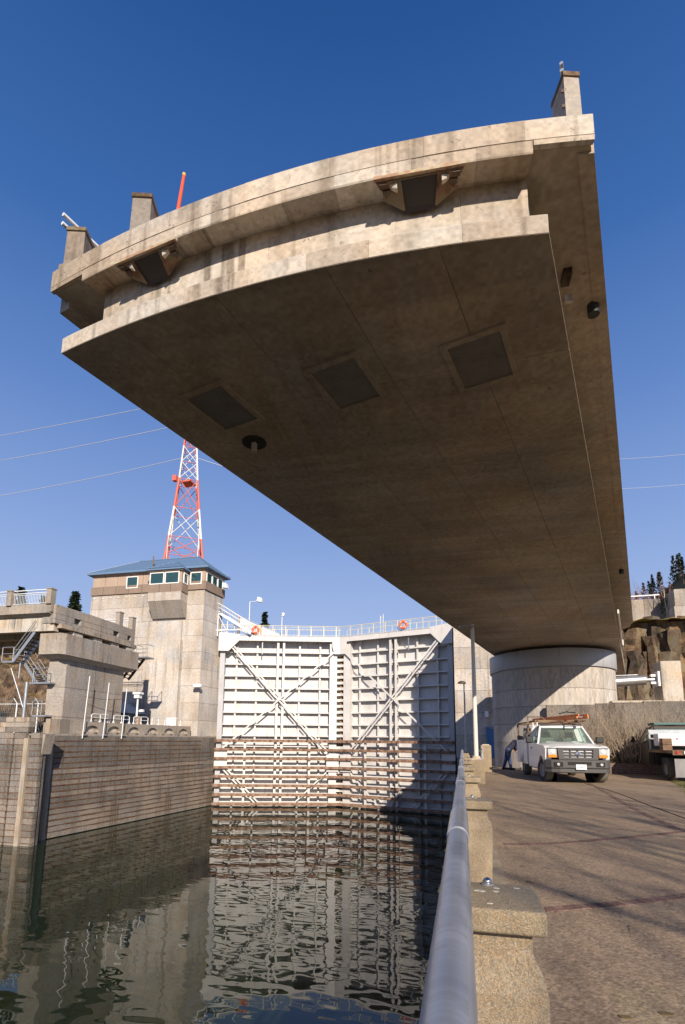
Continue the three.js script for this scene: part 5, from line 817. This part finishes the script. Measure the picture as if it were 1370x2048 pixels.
  mesh('rear_ladder', [bar(V(-.78, 1.4, -.5), V(-.78, 2.1, -.5), .025), bar(V(-.62, 1.4, -.5), V(-.62, 2.1, -.5), .025), ...[1.55, 1.75, 1.95].map(y => bar(V(-.78, y, -.5), V(-.62, y, -.5), .018))], MAT.railWhite, t); mesh('stowed_gear', [rb(.3, .6, .1, -.7, 1.65, -2.4, .03, 0, .4), rb(.5, .3, .7, .2, 1.0, -1.6, .05), bar(V(-.9, 1.4, -2.2), V(-.75, 1.95, -1.5), .05), bx(.5, .75, .04, -.78, 1.75, -2.95)], MAT.greyPl, t);
}
{ const t = thing('ladder', 'orange extension ladder lying on the roof rack of the white pickup', 'ladder', [3.66, 2.2, -22.4], { turn: 14 * RAD }), O = M('ladder_orange', [.72, .20, .04], { rough: .6 }); for (const x of [-.2, .2]) { mesh('rail', bx(.04, .075, 4.6, x, .04, 0), O, t); mesh('rail', bx(.035, .07, 4.3, x * .82, .12, .2), O, t); } for (let k = 0; k < 14; k++) { mesh('rung', bar(V(-.2, .06, -2.1 + k * .32), V(.2, .06, -2.1 + k * .32), .016), MAT.galv, t); } mesh('rope', tube([V(-.1, .25, .6), V(.1, .32, .9), V(-.05, .28, 1.2), V(.12, .25, 1.5)], .018, 6, 16), MAT.black, t); }
{
  const t = thing('flatbed_truck', 'dark brown flatbed pickup with white toolbox, tail to the viewer', 'truck', [8.5, 0, -24.3], { turn: Math.PI - 3 * RAD }); t.scale.setScalar(1.04); // local +z is the truck's front
  const P = MAT.brownTruck, arch = (zc, R) => Array.from({ length: 13 }, (_, i) => { const a = Math.PI * i / 12; return [zc + Math.cos(a) * R, .42 + Math.sin(a) * R]; });
  for (const s of [-1, 1]) { const x0 = s > 0 ? .82 : -1.0; mesh('cab_side', side([[2.7, .6], [2.7, 1.12], [1.3, 1.28], [-.4, 1.3], [-.4, .45], [1.44, .45], ...arch(1.94, .46).reverse().slice(1, -1), [2.42, .5]], x0, x0 + .18), P, t); mesh('mirror', [rb(.24, .26, .14, s * 1.18, 1.45, 1.0, .05), bar(V(s * 1, 1.38, 1), V(s * 1.1, 1.42, 1), .02)], MAT.black, t); mesh('pillar', [beam(V(s * .93, 1.28, 1.22), V(s * .72, 1.9, .62), .06, .07), beam(V(s * .93, 1.28, -.36), V(s * .74, 1.9, -.36), .07, .16)], P, t); mesh('side_window', hexa([[s * .94 - .005, 1.3, -.3], [s * .94 + .005, 1.3, -.3], [s * .94 + .005, 1.3, 1.15], [s * .94 - .005, 1.3, 1.15], [s * .745 - .005, 1.88, -.3], [s * .745 + .005, 1.88, -.3], [s * .745 + .005, 1.88, .62], [s * .745 - .005, 1.88, .62]]), MAT.glass, t); }
  mesh('hood', softLoft([[2.7, .9, 1.1], [1.2, .94, 1.3]].map(([z, w, y]) => [[-w, y - .2, z], [-w, y, z], [0, y + .05, z], [w, y, z], [w, y - .2, z]].reverse())), P, t);
  mesh('roof', softLoft([[.66, .68, 1.9], [.1, .73, 1.97], [-.38, .71, 1.94]].map(([z, w, y]) => [[-w - .05, y - .06, z], [-w, y, z], [0, y + .02, z], [w, y, z], [w + .05, y - .06, z]].reverse())), P, t);
  mesh('rear_window', bx(1.4, .42, .02, 0, 1.66, -.40), M('rear_glass', [.18, .30, .28], { rough: .08, metal: .2 }), t); mesh('cab_back', [bx(1.86, .6, .05, 0, 1.14, -.42), bx(1.5, .1, .06, 0, 1.9, -.4)], P, t);
  mesh('cab_floor', bx(1.6, .5, 2.2, 0, .7, .5), MAT.black, t);
  mesh('headache_rack', [bx(2.0, .18, .06, 0, 1.72, -.56), bx(2.0, .06, .06, 0, 1.45, -.56), bx(.06, .7, .06, -.97, 1.4, -.56), bx(.06, .7, .06, .97, 1.4, -.56)], MAT.galv, t); mesh('roof_load', [rb(1.5, .1, .9, 0, 2.05, .0, .03)], M('tarp_teal', [.10, .17, .16], {}), t);
  mesh('flatbed', [bx(2.1, .1, 2.9, 0, 1.0, -2.05), bx(2.14, .16, .06, 0, .98, -3.5)], MAT.rustSteel, t);
  const tb = mesh('toolbox', [rb(1.85, .46, .6, 0, 1.42, -1.2, .04)], MAT.white, t); mesh('red_stripe', [bx(.5, .06, .01, -.55, 1.46, -1.505), bx(.06, .06, .01, .3, 1.46, -1.505)], MAT.red, tb);
  for (const g of [bx(.8, .36, .5, -.45, 1.24, -2.9), bx(.3, .42, .4, .8, 1.26, -1.9)]) mesh('wooden_box', g, M('crate_wood', [.24, .17, .12], { tex: T.wood, bump: .01 }), t); mesh('tail_bar', rb(1.5, .11, .05, 0, .98, -3.55, .02), MAT.white, t);
  for (const s of [-1, 1]) { mesh('tail_light', cyl(.045, .045, .03, 0, 0, 0, 14).rotateX(Math.PI / 2).translate(s * .92, .99, -3.55), MAT.redLens, t); mesh('mud_flap', bx(.5, .62, .02, s * .72, .46, -3.3), M('flap_grey', [.28, .27, .27], {}), t); wheel(t, s * .86, .39, 1.94, .39, .25, 0, s); wheel(t, s * .84, .39, -2.35, .39, .3, 0, s); }
  const pl = mesh('licence_plate', bx(.32, .165, .015, .12, .52, -3.53), MAT.white, t); mesh('red_reflector', rb(.16, .18, .04, .1, .74, -3.52, .02), MAT.redLens, t); mesh('hitch', [bx(.5, .3, .3, -.1, .5, -3.3), bx(.1, .1, .4, 0, .42, -3.6)], MAT.black, t); mesh('underbody', bx(1.3, .3, 5.4, 0, .6, -.4), MAT.black, t);
}

// ================= PERSON =================
function sdf(bones, cell) { // smooth union of tapered capsules, meshed
  const lo = V(1e9, 1e9, 1e9), hi = V(-1e9, -1e9, -1e9); for (const [a, b, ra, rb2] of bones) for (const [p, q] of [[a, ra], [b, rb2]]) { lo.min(V(p[0] - q - .06, p[1] - q - .06, p[2] - q - .06)); hi.max(V(p[0] + q + .06, p[1] + q + .06, p[2] + q + .06)); }
  const c = lo.clone().add(hi).multiplyScalar(.5), half = Math.max(hi.x - lo.x, hi.y - lo.y, hi.z - lo.z) / 2, n = Math.min(110, Math.ceil(2 * half / cell)), mc = new MarchingCubes(n, new THREE.MeshBasicMaterial(), false, false, 90000); mc.isolation = 0;
  const A = bones.map(([a, b, ra, r2]) => [V(...a), V(...b), ra, r2]), p = V(0, 0, 0), ab = V(0, 0, 0), ap = V(0, 0, 0), k = .035;
  for (let z = 0; z < n; z++) for (let y = 0; y < n; y++) for (let x = 0; x < n; x++) { p.set(c.x + (x / n * 2 - 1) * half, c.y + (y / n * 2 - 1) * half, c.z + (z / n * 2 - 1) * half); let d = 1e9; for (const [a, b, ra, r2] of A) { ab.subVectors(b, a); ap.subVectors(p, a); const t = clamp(ap.dot(ab) / Math.max(1e-9, ab.lengthSq())); const e = ap.addScaledVector(ab, -t).length() - (ra + (r2 - ra) * t), h = clamp(.5 + .5 * (d - e) / k); d = d + (e - d) * h - k * h * (1 - h); } mc.field[x + y * n + z * n * n] = -d; }
  mc.update(); const cnt = mc.count, pos = new Float32Array(mc.positionArray.slice(0, cnt * 3)), nor = new Float32Array(mc.normalArray.slice(0, cnt * 3)); for (let i = 0; i < cnt; i++) { pos[3 * i] = pos[3 * i] * half + c.x; pos[3 * i + 1] = pos[3 * i + 1] * half + c.y; pos[3 * i + 2] = pos[3 * i + 2] * half + c.z; }
  const g = new THREE.BufferGeometry(); g.setAttribute('position', new THREE.BufferAttribute(pos, 3)); g.computeVertexNormals(); const m = mergeVertices(g, 1e-5); m.deleteAttribute('normal'); m.computeVertexNormals(); return m;
}
{ // bending forward towards the truck bed (local +x), hands at the waist
  const t = thing('person', 'person in navy shirt and jeans bending over beside the white pickup', 'person', [2.2, 0, -27.0], { turn: 8 * RAD });
  const hipL = [-.05, .93, .09], hipR = [-.05, .93, -.09], chest = [.30, 1.30, 0], neck = [.46, 1.37, 0], skin = M('skin', [.48, .25, .17], { rough: .6 });
  const leg = (h, k, a) => [[h, k, .095, .068], [k, a, .066, .048]], foot = a => [[[a[0] - .05, .06, a[2]], [a[0] + .18, .045, a[2]], .05, .038]];
  const kL = [-.03, .50, .13], aL = [.02, .09, .14], kR = [-.14, .50, -.12], aR = [-.24, .09, -.13];
  const shL = [.36, 1.33, .19], shR = [.36, 1.33, -.19], eL = [.30, 1.04, .25], eR = [.30, 1.04, -.25], wL = [.20, .96, .10], wR = [.42, .86, -.16];
  const hand = (w, d) => { const o = [[w, [w[0] + d[0] * .08, w[1] + d[1] * .08, w[2] + d[2] * .08], .032, .036]]; for (let k = 0; k < 4; k++) { const z = (k - 1.5) * .021, b = [w[0] + d[0] * .09, w[1] + d[1] * .09, w[2] + d[2] * .09 + z], m = [b[0] + d[0] * (.045 - Math.abs(k - 1.3) * .006), b[1] + d[1] * .045 - .012, b[2]], e = [m[0] + d[0] * .02, m[1] - .035, m[2]]; o.push([b, m, .0095, .0085], [m, e, .0085, .0075]); } o.push([[w[0] + d[0] * .03, w[1] + d[1] * .03 + .01, w[2] + .03], [w[0] + d[0] * .07, w[1] + d[1] * .07 - .02, w[2] + .055], .0105, .009]); return o; };
  const hd = [.56, 1.37, 0];
  const body = mesh('body', [sdf([[[0, .96, 0], [.2, 1.18, 0], .12, .13], [[.2, 1.18, 0], chest, .13, .14], [chest, neck, .09, .055], [neck, hd, .055, .06], [[hd[0] + .02, hd[1] + .02, 0], [hd[0] + .09, hd[1] - .03, 0], .088, .074], ...leg(hipL, kL, aL), ...leg(hipR, kR, aR), [shL, eL, .05, .042], [eL, wL, .04, .03], [shR, eR, .05, .042], [eR, wR, .04, .03]], .016), sdf([...hand(wL, [-.6, -.7, -.3]), ...hand(wR, [.5, -.8, 0])], .005), sdf([[[hd[0] + .05, hd[1] + .0, 0], [hd[0] + .10, hd[1] - .04, 0], .086, .072], [[hd[0] + .125, hd[1] - .06, 0], [hd[0] + .165, hd[1] - .075, 0], .02, .014], [[hd[0] + .12, hd[1] - .10, -.02], [hd[0] + .12, hd[1] - .10, .02], .028, .028], [[hd[0] + .03, hd[1] - .015, .085], [hd[0] + .045, hd[1] + .02, .09], .016, .012], [[hd[0] + .03, hd[1] - .015, -.085], [hd[0] + .045, hd[1] + .02, -.09], .016, .012]], .007)], skin, t);
  mesh('shirt', sdf([[[.0, 1.0, 0], [.2, 1.19, 0], .145, .155], [[.2, 1.19, 0], chest, .155, .16], [chest, [.42, 1.35, 0], .13, .085], [chest, shL, .12, .085], [chest, shR, .12, .085], [shL, eL, .08, .066], [shR, eR, .08, .066], [eL, [.24, .99, .15], .062, .05], [eR, [.38, .92, -.19], .062, .05]], .016), M('shirt_navy', [.022, .022, .045], { rough: .85 }), t);
  mesh('jeans', sdf([[[-.04, .93, -.06], [-.04, .93, .06], .135, .135], [[0, .96, 0], [.06, 1.02, 0], .13, .13], [hipL, kL, .115, .085], [kL, [aL[0], .12, aL[2]], .082, .07], [hipR, kR, .115, .085], [kR, [aR[0], .12, aR[2]], .082, .07]], .016), M('denim', [.035, .055, .13], { rough: .9 }), t);
  mesh('shoe', sdf([...foot(aL), ...foot(aR)].map(([a, b, r1, r2]) => [a, b, r1 + .012, r2 + .01]), .012), MAT.black, t);
  mesh('hair', sdf([[[hd[0] - .0, hd[1] + .04, 0], [hd[0] + .05, hd[1] + .055, 0], .092, .075]], .012), M('hair_dark', [.05, .035, .025], {}), t);
  for (const s of [-1, 1]) mesh('eye', new THREE.SphereGeometry(.011, 8, 6).translate(hd[0] + .155, hd[1] - .035, s * .032), MAT.black, body);
}
renderer.render(scene, camera);
